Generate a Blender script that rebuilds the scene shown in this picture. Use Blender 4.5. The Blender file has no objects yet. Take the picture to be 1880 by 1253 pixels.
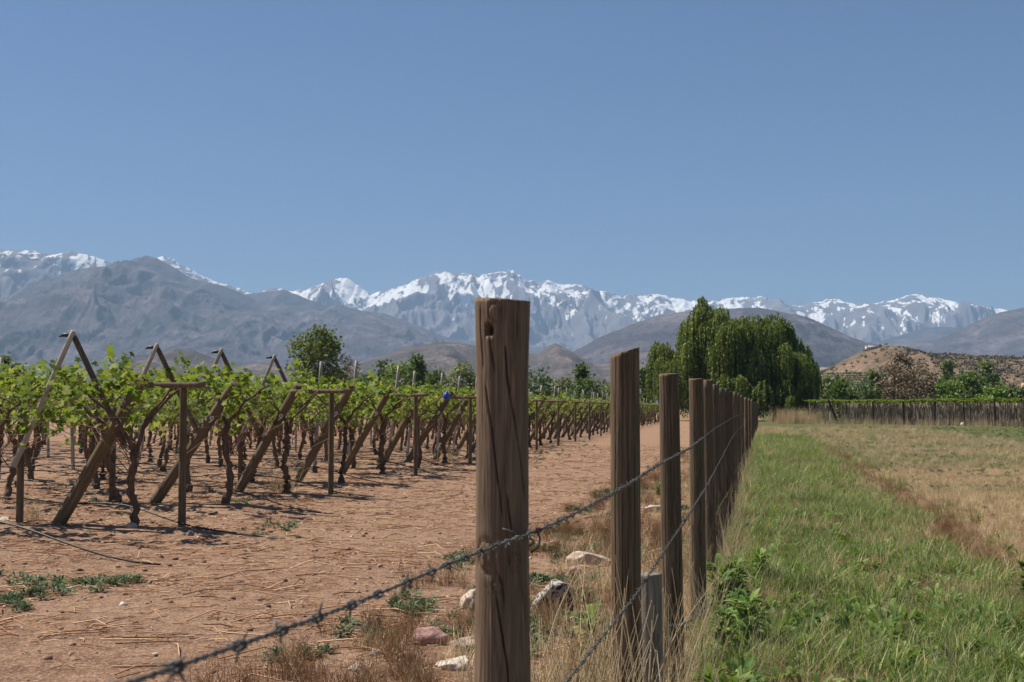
import bpy, math, random
import numpy as np
from mathutils import Vector, Matrix

rng = np.random.default_rng(7)
random.seed(7)
S = bpy.context.scene
COL = S.collection

# ------------------------------------------------------------------ camera
F, CX, CY, CAMH = 2350.0, 940.0, 626.5, 1.73      # focal length and centre in photo pixels
PITCH = math.atan((750 - CY) / F)
cam_d = bpy.data.cameras.new('camera')
cam = bpy.data.objects.new('camera', cam_d)
COL.objects.link(cam)
cam.location = (0, 0, CAMH)
cam.rotation_euler = (math.pi / 2 + PITCH, 0, 0)
cam_d.sensor_width = 36
cam_d.lens = F / 1880 * 36
cam_d.clip_start = 0.05
cam_d.clip_end = 120000
cam_d.dof.use_dof = True
cam_d.dof.focus_distance = 9.0
cam_d.dof.aperture_fstop = 14.0
S.camera = cam

# ------------------------------------------------------------------ sky, sun, exposure
SUN_EL, SUN_AZ = math.radians(57), math.radians(-66)   # azimuth from +Y, negative is left
w = bpy.data.worlds.new('World')
S.world = w
w.use_nodes = True
nt = w.node_tree
bg = nt.nodes['Background']
sky = nt.nodes.new('ShaderNodeTexSky')
sky.sky_type = 'NISHITA'
sky.sun_disc = False
sky.sun_elevation = SUN_EL
sky.sun_rotation = SUN_AZ
sky.altitude = 700
sky.air_density = 1.0
sky.dust_density = 0.5
sky.ozone_density = 10.0
nt.links.new(sky.outputs[0], bg.inputs[0])
bg.inputs[1].default_value = 0.053
sun_d = bpy.data.lights.new('sun', 'SUN')
sun_d.energy = 5.0
sun_d.angle = math.radians(0.53)
sun_d.color = (1.0, 0.94, 0.83)
sun = bpy.data.objects.new('sun', sun_d)
COL.objects.link(sun)
sdir = Vector((math.sin(SUN_AZ) * math.cos(SUN_EL), math.cos(SUN_AZ) * math.cos(SUN_EL), math.sin(SUN_EL)))
sun.rotation_euler = sdir.to_track_quat('Z', 'Y').to_euler()
S.view_settings.view_transform = 'Standard'
S.view_settings.look = 'None'
S.view_settings.exposure = 0.66
S.view_settings.gamma = 1.0
S.render.engine = 'CYCLES'
S.cycles.use_denoising = True
S.cycles.max_bounces = 6
S.cycles.diffuse_bounces = 3
S.cycles.glossy_bounces = 2
S.cycles.transmission_bounces = 4
S.cycles.volume_bounces = 1
S.cycles.transparent_max_bounces = 4
S.cycles.caustics_reflective = False
S.cycles.caustics_refractive = False


# ------------------------------------------------------------------ numbers
def ray(px, py):
    u, v = (px - CX) / F, (CY - py) / F
    return np.array([u, math.cos(PITCH) - v * math.sin(PITCH), math.sin(PITCH) + v * math.cos(PITCH)])


def at(px, py, y):                       # the point on that pixel's line of sight at depth y
    r = ray(px, py)
    return np.array([0, 0, CAMH]) + r * (y / r[1])


def on_ground(px, py):
    r = ray(px, py)
    p = np.array([0, 0, CAMH]) + r * (-CAMH / r[2])
    return p[0], p[1]


def _hash(ix, iy, seed):
    h = (ix.astype(np.int64) * 374761393 + iy.astype(np.int64) * 668265263 + seed * 144269) & 0xffffffff
    h = ((h ^ (h >> 13)) * 1274126177) & 0xffffffff
    return ((h ^ (h >> 16)) & 0xffff) / 65535.0


def vn(x, y, seed=0):
    x, y = np.broadcast_arrays(np.asarray(x, float), np.asarray(y, float))
    ix, iy = np.floor(x), np.floor(y)
    fx, fy = x - ix, y - iy
    fx = fx * fx * fx * (fx * (fx * 6 - 15) + 10)
    fy = fy * fy * fy * (fy * (fy * 6 - 15) + 10)
    a, b = _hash(ix, iy, seed), _hash(ix + 1, iy, seed)
    c, d = _hash(ix, iy + 1, seed), _hash(ix + 1, iy + 1, seed)
    return (a + (b - a) * fx) * (1 - fy) + (c + (d - c) * fx) * fy


def fbm(x, y, o=4, seed=0, g=0.5):
    t, a, s = 0, 1, 0
    for i in range(o):
        t = t + a * vn(np.asarray(x) * 2 ** i + i * 17.3, np.asarray(y) * 2 ** i - i * 9.1, seed + i)
        s += a
        a *= g
    return t / s


def ridged(x, y, o=5, seed=0, g=0.5):
    t, a, s = 0, 1, 0
    for i in range(o):
        n = 1 - np.abs(2 * vn(np.asarray(x) * 2 ** i + i * 7.7, np.asarray(y) * 2 ** i + i * 3.3, seed + i) - 1)
        t = t + a * n * n
        s += a
        a *= g
    return t / s


def sstep(a, b, x):
    t = np.clip((x - a) / (b - a), 0, 1)
    return t * t * (3 - 2 * t)


FA = math.atan((1400 - CX) / F)                          # direction of the roadside fence
FD = np.array([math.sin(FA), math.cos(FA)])
FR = np.array([math.cos(FA), -math.sin(FA)])


def fence_pt(s, lat=-0.5):
    return FD * s + FR * lat


def fence_s(px, lat=-0.5):
    u = (px - CX) / F
    # (lat*FRx + s*FDx) = u*(lat*FRy + s*FDy)
    return lat * (u * FR[1] - FR[0]) / (FD[0] - u * FD[1])


def lateral(x, y):
    return x * FR[0] + y * FR[1] + 0.5                   # metres right of the fence line


ED = np.array([0.163, 0.9866])                           # vineyard edge direction
RD = np.array([-0.9866, 0.163])                          # rows run this way, into the vineyard
P0 = np.array([-4.64, 18.1])
ROW = 3.46


def row_pt(k, t):
    return P0 + ED * (k * ROW) + RD * t


def gh(x, y):
    x, y = np.asarray(x, float), np.asarray(y, float)
    d = np.hypot(x, y)
    k = 1 - sstep(30, 90, d)
    h = (fbm(x * 0.9, y * 0.9, 3, 11) - 0.5) * 0.07 + (fbm(x * 0.22, y * 0.22, 2, 5) - 0.5) * 0.12
    lat = lateral(x, y)
    h = h + 0.07 * np.exp(-((lat + 0.15) / 0.7) ** 2)
    h = h + 0.05 * sstep(0.2, 1.2, lat) * (fbm(x * 2.2, y * 2.2, 2, 23))
    h = h - 0.07 * np.exp(-((lat - 3.1 + (fbm(x * .5, y * .5, 3, 44) - .5) * .9) / .28) ** 2)
    # earth banked up along the ends of the vine rows
    e = (x - P0[0]) * ED[0] + (y - P0[1]) * ED[1]
    t = (x - P0[0]) * RD[0] + (y - P0[1]) * RD[1]
    rowd = np.abs((e / ROW + 0.5) % 1 - 0.5) * ROW
    h = h + 0.10 * np.exp(-(rowd / 0.55) ** 2) * sstep(-1.6, 0.2, t)
    return h * k


def g1(x, y):
    return float(gh(x, y))


# ------------------------------------------------------------------ mesh helpers
def mesh_np(name, v, faces, mat=None, attrs=None, smooth=False):
    """faces: list of int arrays, each (n,3) or (n,4)"""
    v = np.asarray(v, np.float32).reshape(-1, 3)
    fl = [np.asarray(f, np.int32) for f in faces if len(f)]
    me = bpy.data.meshes.new(name)
    me.vertices.add(len(v))
    me.vertices.foreach_set('co', v.ravel())
    tot = np.concatenate([np.full(len(f), f.shape[1], np.int32) for f in fl])
    idx = np.concatenate([f.ravel() for f in fl])
    me.loops.add(len(idx))
    me.loops.foreach_set('vertex_index', idx)
    me.polygons.add(len(tot))
    st = np.zeros(len(tot), np.int32)
    st[1:] = np.cumsum(tot)[:-1]
    me.polygons.foreach_set('loop_start', st)
    me.polygons.foreach_set('loop_total', tot)
    if smooth:
        me.polygons.foreach_set('use_smooth', np.ones(len(tot), bool))
    me.update(calc_edges=True)
    for k, a in (attrs or {}).items():
        at_ = me.attributes.new(k, 'FLOAT', 'POINT')
        at_.data.foreach_set('value', np.asarray(a, np.float32))
    if mat:
        me.materials.append(mat)
    return me


def obj(name, me, parent=None, loc=None, rz=None, kind=None):
    o = bpy.data.objects.new(name, me)
    COL.objects.link(o)
    if parent is not None:
        o.parent = parent
    if loc is not None:
        o.location = loc
    if rz is not None:
        o.rotation_euler = (0, 0, rz)
    if kind:
        o['kind'] = kind
    return o


def tag(o, label, cat, group=None):
    o['label'] = label
    o['category'] = cat
    if group:
        o['group'] = group
    return o


def thing(name, label, cat, loc=(0, 0, 0), rz=0, group=None):
    o = obj(name, None, None, loc, rz)
    o.empty_display_size = 0.2
    return tag(o, label, cat, group)


class MB:
    """collects vertex and face arrays into one mesh"""
    def __init__(s):
        s.v, s.q, s.t, s.n, s.r = [], [], [], 0, []

    def add(s, v, q=None, t=None, rnd=None):
        v = np.asarray(v, float).reshape(-1, 3)
        s.v.append(v)
        if q is not None and len(q):
            s.q.append(np.asarray(q) + s.n)
        if t is not None and len(t):
            s.t.append(np.asarray(t) + s.n)
        s.r.append(np.full(len(v), 0.5) if rnd is None else np.broadcast_to(rnd, (len(v),)))
        s.n += len(v)

    def mesh(s, name, mat, smooth=False):
        f = []
        if s.q:
            f.append(np.concatenate(s.q))
        if s.t:
            f.append(np.concatenate(s.t))
        return mesh_np(name, np.concatenate(s.v), f, mat, {'rnd': np.concatenate(s.r)}, smooth)


def tube(mb, pts, rad, n=6, cap=True, rnd=None, twist=0.0, rough=0.0):
    pts = np.asarray(pts, float)
    m = len(pts)
    rad = np.broadcast_to(np.asarray(rad, float), (m,))
    tan = np.gradient(pts, axis=0)
    tan /= np.linalg.norm(tan, axis=1)[:, None] + 1e-9
    up = np.array([0, 0, 1.0]) if abs(tan[0][2]) < 0.9 else np.array([1.0, 0, 0])
    a = np.cross(tan, up)
    a /= np.linalg.norm(a, axis=1)[:, None] + 1e-9
    b = np.cross(tan, a)
    th = np.linspace(0, 2 * math.pi, n, endpoint=False)
    th = th[None, :] + twist * np.arange(m)[:, None]
    rr = rad[:, None] * (1 + rough * (rng.random((m, n)) - 0.5))
    v = pts[:, None, :] + rr[..., None] * (np.cos(th)[..., None] * a[:, None, :] + np.sin(th)[..., None] * b[:, None, :])
    i = np.arange(m - 1)[:, None] * n
    j = np.arange(n)[None, :]
    jn = (j + 1) % n
    q = np.stack([i + j, i + jn, i + n + jn, i + n + j], -1).reshape(-1, 4)
    v = v.reshape(-1, 3)
    t = None
    if cap:
        v = np.vstack([v, pts[0], pts[-1]])
        k = np.arange(n)
        kn = (k + 1) % n
        t = np.vstack([np.stack([kn, k, np.full(n, m * n)], 1),
                       np.stack([(m - 1) * n + k, (m - 1) * n + kn, np.full(n, m * n + 1)], 1)])
    mb.add(v, q, t, rnd)


def box(mb, c, s, R=None, rnd=None):
    c, s = np.asarray(c, float), np.asarray(s, float) / 2
    v = np.array([[x, y, z] for x in (-1, 1) for y in (-1, 1) for z in (-1, 1)]) * s
    if R is not None:
        v = v @ np.asarray(R).T
    q = [[0, 1, 3, 2], [4, 6, 7, 5], [0, 4, 5, 1], [2, 3, 7, 6], [0, 2, 6, 4], [1, 5, 7, 3]]
    mb.add(v + c, q, None, rnd)


def rand_rot(n, tilt=1.0):
    """n rotation matrices: random heading, tilt up to that many radians"""
    a, b, c = rng.random(n) * 2 * math.pi, (rng.random(n) - 0.5) * 2 * tilt, (rng.random(n) - 0.5) * 2 * tilt
    ca, sa, cb, sb, cc, sc = np.cos(a), np.sin(a), np.cos(b), np.sin(b), np.cos(c), np.sin(c)
    z, o = np.zeros(n), np.ones(n)
    Rz = np.stack([np.stack([ca, -sa, z], 1), np.stack([sa, ca, z], 1), np.stack([z, z, o], 1)], 1)
    Rx = np.stack([np.stack([o, z, z], 1), np.stack([z, cb, -sb], 1), np.stack([z, sb, cb], 1)], 1)
    Ry = np.stack([np.stack([cc, z, sc], 1), np.stack([z, o, z], 1), np.stack([-sc, z, cc], 1)], 1)
    return Rz @ Rx @ Ry


def scatter(mb, tv, tt, pos, R, scale, rnd=None):
    """copies of a small template (verts, tris) into mb"""
    tv, tt, pos = np.asarray(tv, float), np.asarray(tt), np.asarray(pos, float)
    n, m = len(pos), len(tv)
    v = np.einsum('nij,mj->nmi', R, tv) * np.broadcast_to(np.asarray(scale, float), (n,))[:, None, None] + pos[:, None, :]
    t = (tt[None] + (np.arange(n) * m)[:, None, None]).reshape(-1, tt.shape[1])
    r = rng.random(n) if rnd is None else rnd
    if tt.shape[1] == 3:
        mb.add(v.reshape(-1, 3), None, t, np.repeat(r, m))
    else:
        mb.add(v.reshape(-1, 3), t, None, np.repeat(r, m))


# ------------------------------------------------------------------ material helpers
class M:
    def __init__(s, name, rough=0.85, spec=0.2):
        s.m = bpy.data.materials.new(name)
        s.m.use_nodes = True
        s.nt = s.m.node_tree
        s.b = s.nt.nodes['Principled BSDF']
        s.out = s.nt.nodes['Material Output']
        s.b.inputs['Roughness'].default_value = rough
        s.b.inputs['Specular IOR Level'].default_value = spec

    def n(s, t, ins=None, **kw):
        x = s.nt.nodes.new(t)
        for k, v in kw.items():
            setattr(x, k, v)
        for k, v in (ins or {}).items():
            s.set(x, k, v)
        return x

    def set(s, x, k, v):
        i = x.inputs[k]
        if isinstance(v, bpy.types.NodeSocket):
            s.nt.links.new(v, i)
        elif isinstance(v, bpy.types.Node):
            s.nt.links.new(v.outputs[0], i)
        else:
            if i.type == 'RGBA' and len(v) == 3:
                v = (*v, 1)
            i.default_value = v

    def coord(s, kind='Object', scale=(1, 1, 1)):
        if kind == 'Position':
            g = s.n('ShaderNodeNewGeometry').outputs['Position']
        else:
            g = s.n('ShaderNodeTexCoord').outputs[kind]
        return s.n('ShaderNodeMapping', {'Vector': g, 'Scale': scale}).outputs[0]

    def noise(s, co, scale, detail=4, rough=0.55, dist=0.0):
        return s.n('ShaderNodeTexNoise', {'Vector': co, 'Scale': scale, 'Detail': detail, 'Roughness': rough, 'Distortion': dist}).outputs[0]

    def ramp(s, f, stops):
        r = s.n('ShaderNodeValToRGB', {'Fac': f})
        e = r.color_ramp.elements
        while len(e) < len(stops):
            e.new(0.5)
        for i, (p, c) in enumerate(stops):
            e[i].position = p
            e[i].color = (*c, 1) if len(c) == 3 else c
        return r.outputs[0]

    def val(s, f, a, b, lo=0.0, hi=1.0):
        return s.n('ShaderNodeMapRange', {'Value': f, 'From Min': a, 'From Max': b, 'To Min': lo, 'To Max': hi}).outputs[0]

    def mix(s, f, a, b, mode='MIX'):
        x = s.n('ShaderNodeMix', data_type='RGBA', blend_type=mode)
        s.set(x, 0, f)
        s.set(x, 6, a)
        s.set(x, 7, b)
        return x.outputs[2]

    def math(s, op, a, b=0.0):
        x = s.n('ShaderNodeMath', operation=op)
        s.set(x, 0, a)
        s.set(x, 1, b)
        return x.outputs[0]

    def attr(s, name):
        return s.n('ShaderNodeAttribute', attribute_name=name).outputs['Fac']

    def color(s, c):
        s.set(s.b, 'Base Color', c)

    def bump(s, h, strength=0.5, dist=0.02):
        b = s.n('ShaderNodeBump', {'Height': h, 'Strength': strength, 'Distance': dist})
        s.set(s.b, 'Normal', b.outputs[0])

    def translucent(s, col, f):
        t = s.n('ShaderNodeBsdfTranslucent')
        s.set(t, 'Color', col)
        x = s.n('ShaderNodeMixShader', {'Fac': f})
        s.nt.links.new(s.b.outputs[0], x.inputs[1])
        s.nt.links.new(t.outputs[0], x.inputs[2])
        s.nt.links.new(x.outputs[0], s.out.inputs[0])


def wood(name, dark, light, green=None, gscale=26.0, rough=0.85, bump=0.5, lit=0.35):
    m = M(name, rough)
    co = m.coord('Object', (1, 1, 0.055))
    g = m.noise(co, gscale, 6, 0.65, 0.6)
    g2 = m.noise(m.coord('Object', (1, 1, 0.02)), gscale * 3.2, 3, 0.6)
    big = m.noise(m.coord('Object', (1, 1, 0.35)), 4.5, 3, 0.5, 0.5)
    rnd = m.n('ShaderNodeObjectInfo').outputs['Random']
    f = m.math('ADD', m.math('MULTIPLY', g, 0.6), m.math('MULTIPLY', g2, 0.4))
    c = m.ramp(f, [(0.36, dark), (0.52, tuple(0.5 * (a + b) for a, b in zip(dark, light))), (0.66, light)])
    c = m.mix(m.val(big, 0.3, 0.75), c, m.mix(0.75, c, tuple(x * 0.45 for x in light), 'MIX'))
    pale = m.noise(m.coord('Object', (1, 1, 0.10)), gscale * .6, 4, .6, .8)
    c = m.mix(m.val(pale, .58, .74, 0, .5), c, tuple(min(1, .55 * x + .13) for x in light))
    if green:
        c = m.mix(m.val(m.noise(m.coord('Object', (1, 1, 0.25)), 7, 3), 0.5, 0.72, 0, 0.55), c, green)
    c = m.mix(1.0, c, m.ramp(rnd, [(0, (0.78, 0.78, 0.8)), (1, (1.15, 1.1, 1.05))]), 'MULTIPLY')
    m.color(c)
    m.bump(f, bump, 0.006)
    return m.m


def leafy(name, stops, trans=0.35, rough=0.55, spec=0.3, obj_var=0.25):
    m = M(name, rough, spec)
    r = m.attr('rnd')
    c = m.ramp(r, stops)
    rnd = m.n('ShaderNodeObjectInfo').outputs['Random']
    c = m.mix(1.0, c, m.ramp(rnd, [(0, (1 - obj_var,) * 3), (1, (1 + obj_var,) * 3)]), 'MULTIPLY')
    m.color(c)
    if trans:
        m.translucent(m.mix(0.5, c, (0.25, 0.32, 0.02), 'ADD') if trans > 0.2 else c, trans)
    return m.m


def plain(name, col, rough=0.7, spec=0.3, var=0.25, scale=12.0, metal=0.0):
    m = M(name, rough, spec)
    m.b.inputs['Metallic'].default_value = metal
    n = m.noise(m.coord('Object'), scale, 4)
    m.color(m.mix(1.0, (*col, 1), m.ramp(n, [(0.25, (1 - var,) * 3), (0.75, (1 + var,) * 3)]), 'MULTIPLY'))
    m.bump(n, 0.25, 0.01)
    return m.m


MAT = {}
MAT['post'] = wood('post_wood', (0.034, 0.025, 0.017), (0.25, 0.178, 0.118), (0.095, 0.098, 0.055), 75)
MAT['post_near'] = wood('weathered_post_wood', (0.045, 0.031, 0.021), (0.33, 0.235, 0.16), None, 95, 0.85, 1.0)
MAT['stub'] = wood('grey_stub_wood', (0.09, 0.08, 0.065), (0.34, 0.30, 0.24), None, 80, 0.9, 1.0)
MAT['anchor'] = wood('anchor_wood', (0.06, 0.044, 0.028), (0.29, 0.215, 0.13), (0.13, 0.118, 0.05), 40)
MAT['beam'] = wood('beam_wood', (0.14, 0.085, 0.06), (0.36, 0.25, 0.19), None, 18)
MAT['pale'] = wood('pale_grey_wood', (0.30, 0.27, 0.23), (0.56, 0.51, 0.45), None, 20)
MAT['bark'] = wood('vine_bark', (0.035, 0.025, 0.019), (0.27, 0.185, 0.13), None, 34, 0.95, 1.0)
MAT['treebark'] = wood('tree_bark', (0.05, 0.04, 0.03), (0.18, 0.14, 0.10), None, 3, 0.95, 0.6)
MAT['cane'] = plain('dry_cane', (0.22, 0.13, 0.085), 0.8, 0.2, 0.35)
MAT['wire'] = plain('weathered_wire', (0.115, 0.108, 0.10), 0.6, 0.3, 0.35, 90, 0.3)
MAT['twire'] = plain('trellis_wire_steel', (0.30, 0.29, 0.28), 0.5, 0.5, 0.2, 40, 0.4)
MAT['hose'] = plain('black_hose', (0.022, 0.021, 0.02), 0.5, 0.35, 0.3)
MAT['paint'] = plain('white_paint', (0.78, 0.77, 0.74), 0.6, 0.3, 0.1)
MAT['vine'] = leafy('vine_leaf', [(0, (0.05, 0.09, 0.014)), (0.45, (0.115, 0.185, 0.024)), (0.8, (0.21, 0.27, 0.04)), (1, (0.32, 0.31, 0.07))], 0.33, 0.6, 0.15, 0.15)
MAT['willow'] = leafy('willow_leaf', [(0, (0.022, 0.048, 0.010)), (0.4, (0.070, 0.105, 0.021)), (0.75, (0.165, 0.205, 0.042)), (1, (0.28, 0.31, 0.08))], 0.25, 0.6, 0.25, 0.1)
MAT['grass'] = leafy('green_grass', [(0, (0.07, 0.12, 0.025)), (0.45, (0.14, 0.19, 0.05)), (0.7, (0.26, 0.265, 0.095)), (1, (0.52, 0.42, 0.22))], 0.28, 0.55, 0.3, 0.4)
MAT['weed'] = leafy('broad_weed_leaf', [(0, (0.05, 0.11, 0.024)), (0.6, (0.125, 0.20, 0.05)), (1, (0.25, 0.30, 0.095))], 0.28, 0.62, 0.15, 0.25)
MAT['straw'] = leafy('dry_straw', [(0, (0.28, 0.19, 0.10)), (0.5, (0.56, 0.41, 0.23)), (1, (0.76, 0.62, 0.40))], 0.15, 0.7, 0.2, 0.25)
MAT['rust'] = leafy('dry_red_weed', [(0, (0.12, 0.06, 0.03)), (0.6, (0.26, 0.14, 0.07)), (1, (0.40, 0.26, 0.13))], 0.1, 0.8, 0.1, 0.25)
MAT['bluegreen'] = leafy('small_ground_weed', [(0, (0.07, 0.105, 0.045)), (0.7, (0.13, 0.175, 0.085)), (1, (0.22, 0.24, 0.13))], 0.2, 0.7, 0.2, 0.2)

# ------------------------------------------------------------------ ground
m = M('ground_earth', 0.95, 0.1)
P = m.coord('Position')
zone = m.attr('grassy')
n1 = m.noise(P, 0.55, 5, 0.6, 0.4)
n2 = m.noise(P, 6.0, 6, 0.65)
n3 = m.noise(P, 38.0, 5, 0.7)
nb = m.noise(m.coord('Position', (0.35, 1, 1)), 0.22, 5, 0.62, 0.5)
dirt = m.ramp(n2, [(0.30, (0.15, 0.085, 0.055)), (0.5, (0.275, 0.153, 0.098)), (0.68, (0.375, 0.235, 0.158))])
dirt = m.mix(m.val(n1, 0.42, 0.7, 0, 0.55), dirt, (0.375, 0.25, 0.16))
dirt = m.mix(m.val(m.noise(P, 1.6, 5, 0.7, 0.6), 0.52, 0.66, 0, 0.55), dirt, (0.17, 0.085, 0.055))
dirt = m.mix(m.val(n3, 0.53, 0.66, 0, 0.9), dirt, (0.50, 0.37, 0.255))
dirt = m.mix(m.val(n3, 0.47, 0.36, 0, 0.85), dirt, (0.095, 0.055, 0.038))
straw = m.ramp(n3, [(0.36, (0.10, 0.062, 0.035)), (0.5, (0.27, 0.18, 0.098)), (0.66, (0.45, 0.325, 0.18))])
green = m.ramp(n3, [(0.3, (0.035, 0.055, 0.015)), (0.55, (0.09, 0.115, 0.035)), (0.75, (0.17, 0.17, 0.065))])
brown = m.ramp(n3, [(0.36, (0.07, 0.043, 0.028)), (0.66, (0.25, 0.155, 0.10))])
gmix = m.math('ADD', m.attr('greenness'), m.val(nb, 0.25, 0.75, -0.55, 0.55))
field = m.mix(m.val(gmix, 0.38, 0.62), straw, green)
field = m.mix(m.val(m.noise(m.coord('Position', (0.4, 1, 1)), 0.5, 5, 0.65), 0.47, 0.62, 0, 0.85), field, brown)
field = m.mix(m.val(m.math('ADD', m.attr('rut'), m.val(n2, .2, .8, -.3, .3)), .3, .7, 0, .9), field, brown)
zz = m.val(m.math('ADD', zone, m.val(n2, 0.2, 0.8, -0.35, 0.35)), 0.35, 0.65)
m.color(m.mix(zz, dirt, field))
hh = m.math('ADD', m.math('MULTIPLY', n2, 0.7), m.math('MULTIPLY', n3, 0.3))
m.bump(hh, 1.0, 0.09)
MAT['ground'] = m.m

na = 420
front = np.linspace(-0.62, 0.62, 330)
back = np.linspace(0.62, 2 * math.pi - 0.62, na - 330 + 2)[1:-1]
ang = np.concatenate([front, back])
rad = np.concatenate([[0.4], np.geomspace(1.0, 140, 330), np.geomspace(150, 24000, 46)])
A, Rr = np.meshgrid(ang, rad)
gx, gy = np.sin(A) * Rr, np.cos(A) * Rr
gz = gh(gx, gy)
lat = lateral(gx, gy)
wob = (fbm(gx * 0.7, gy * 0.7, 4, 40) - 0.5) * 1.6
rut = np.exp(-((lat - 3.1 + (fbm(gx * .5, gy * .5, 3, 44) - .5) * .9) / .34) ** 2) * (1 - sstep(45, 80, gy))
grassy = sstep(-1.5, 0.1, lat + wob * .4)
grassy = np.maximum(grassy, sstep(150, 230, Rr))
strip = 1 - sstep(2.0, 3.2, lat + wob)
far_green = sstep(26, 52, gy) * 0.85
greenness = np.clip(0.25 + 0.33 * strip * sstep(-0.3, 0.5, lat) + far_green * 0.85, 0, 1)
greenness = np.where(lat < 0.0, 0.2, greenness)
nA, nR = len(ang), len(rad)
i = np.arange(nR - 1)[:, None] * nA
j = np.arange(nA)[None, :]
jn = (j + 1) % nA
q = np.stack([i + j, i + jn, i + nA + jn, i + nA + j], -1).reshape(-1, 4)
v = np.stack([gx, gy, gz], -1).reshape(-1, 3)
v = np.vstack([v, [0, 0, float(gz[0].mean())]])
k = np.arange(nA)
tri = np.stack([(k + 1) % nA, k, np.full(nA, len(v) - 1)], 1)
me = mesh_np('ground', v, [q[:, ::-1], tri], MAT['ground'],
             {'rut': np.append(rut.ravel(), 0), 'grassy': np.append(grassy.ravel(), 1), 'greenness': np.append(greenness.ravel(), 0.6)}, True)
obj('ground', me, kind='structure')


# ------------------------------------------------------------------ mountains
def rock_mat(name, stops, speck=None, sc=0.004, snow=False, sp_scale=0.03):
    m = M(name, 0.95, 0.1)
    P = m.coord('Position')
    n = m.noise(P, sc, 8, 0.62, 0.4)
    c = m.ramp(n, stops)
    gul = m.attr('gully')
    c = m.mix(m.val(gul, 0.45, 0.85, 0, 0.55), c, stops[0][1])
    if speck:
        c = m.mix(m.val(m.noise(P, sp_scale, 4, 0.7), 0.5, 0.6, 0, 0.85), c, speck)
    if snow:
        s = m.math('ADD', m.attr('snow'), m.val(m.noise(P, 0.014, 6, 0.75), 0.2, 0.8, -0.55, 0.55))
        snw = m.val(s, 0.46, 0.58)
        c = m.mix(snw, c, (0.88, 0.87, 0.87))
    if not snow:
        c = m.mix(1.0, c, m.ramp(m.noise(P, sp_scale * 3.2, 5, 0.75), [(0.36, (0.62,) * 3), (0.64, (1.4,) * 3)]), 'MULTIPLY')
    m.color(c)
    m.bump(m.noise(P, sc * 9, 7, 0.7), 0.7, 0.05 / sc)
    return m.m


MAT['far_rock'] = rock_mat('far_snowy_rock', [(0.3, (0.13, 0.125, 0.14)), (0.6, (0.21, 0.19, 0.20)), (0.8, (0.29, 0.26, 0.265))], None, 0.0022, True)
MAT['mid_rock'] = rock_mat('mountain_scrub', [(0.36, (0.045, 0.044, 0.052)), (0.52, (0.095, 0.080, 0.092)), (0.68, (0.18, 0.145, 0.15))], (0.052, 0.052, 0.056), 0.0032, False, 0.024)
MAT['low_rock'] = rock_mat('foothill_scrub', [(0.36, (0.055, 0.048, 0.046)), (0.52, (0.115, 0.088, 0.08)), (0.68, (0.21, 0.155, 0.135))], (0.055, 0.056, 0.045), 0.007, False, 0.05)
MAT['hill'] = rock_mat('dry_red_hillside', [(0.36, (0.13, 0.085, 0.058)), (0.52, (0.21, 0.135, 0.09)), (0.68, (0.32, 0.225, 0.16))], (0.09, 0.085, 0.05), 0.03, False, 0.16)


def mountain(name, prof, D, Wf, Wb, mat, step=3.0, rf=70, rb=10, amp=0.5, spur=None, seed=1, jag=2.0, jscale=20.0, snow=None, power=1.15):
    pr = np.array(prof, float)
    px = np.arange(pr[0, 0], pr[-1, 0] + step, step)
    py = np.interp(px, pr[:, 0], pr[:, 1])
    if jag:
        py = py + (fbm(px / jscale, px * 0 + seed, 4, seed, 0.6) - 0.5) * 2 * jag
    top = np.array([at(a, b, D) for a, b in zip(px, py)])
    H = np.maximum(top[:, 2], 0)
    x0 = top[:, 0]
    v = np.concatenate([-np.linspace(1, 0, rb, endpoint=False), np.linspace(0, 1, rf) ** 1.25])
    V, X = np.meshgrid(v, x0, indexing='ij')
    Hh = np.broadcast_to(H, V.shape)
    Y = D - np.where(V > 0, V * Wf, V * Wb)
    spur = spur or Wf * 0.28
    wx = (fbm(X / spur, Y / spur, 3, seed + 50) - 0.5) * spur * 0.9
    n = ridged((X + wx) / spur, Y / (spur * 2.2), 8, seed, 0.56)
    av = np.abs(V)
    base = (1 - av) ** power
    Z = Hh * (base + amp * (n - 0.42) * np.minimum(av * 3.0, 1) ** 0.9 * (1 - av) ** 0.7)
    Z = np.where(av < 1e-6, Hh, Z)
    # no spur rises over the crest line as seen from the plain
    Z = np.where(V > 0, np.minimum(Z, (Hh - CAMH) * (Y / D) + CAMH - Hh * 0.02 * np.minimum(av * 8, 1)), Z)
    Z = Z - 6 * (av > 0.999)
    nc = len(x0)
    i = np.arange(len(v) - 1)[:, None] * nc
    j = np.arange(nc - 1)[None, :]
    q = np.stack([i + j, i + nc + j, i + nc + j + 1, i + j + 1], -1).reshape(-1, 4)
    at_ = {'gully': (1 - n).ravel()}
    if snow:
        line, band, k = snow
        fine = ridged((X + wx) / spur * 6.5, (Y + wx) / (spur * 1.0), 5, seed + 9, 0.75)
        mot = fbm(X / spur * 8.0, Y / spur * 4.0, 5, seed + 4, 0.68)
        sn = np.minimum((Z / np.maximum(Hh, 1) - line) / band, .62) + (0.45 - n) * k + (mot - 0.5) * 3.0 + (0.42 - fine) * 2.6
        at_['snow'] = np.clip(sn, -1, 2).ravel()
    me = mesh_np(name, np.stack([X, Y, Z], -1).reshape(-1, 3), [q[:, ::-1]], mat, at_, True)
    return obj(name, me, kind='structure')


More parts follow.
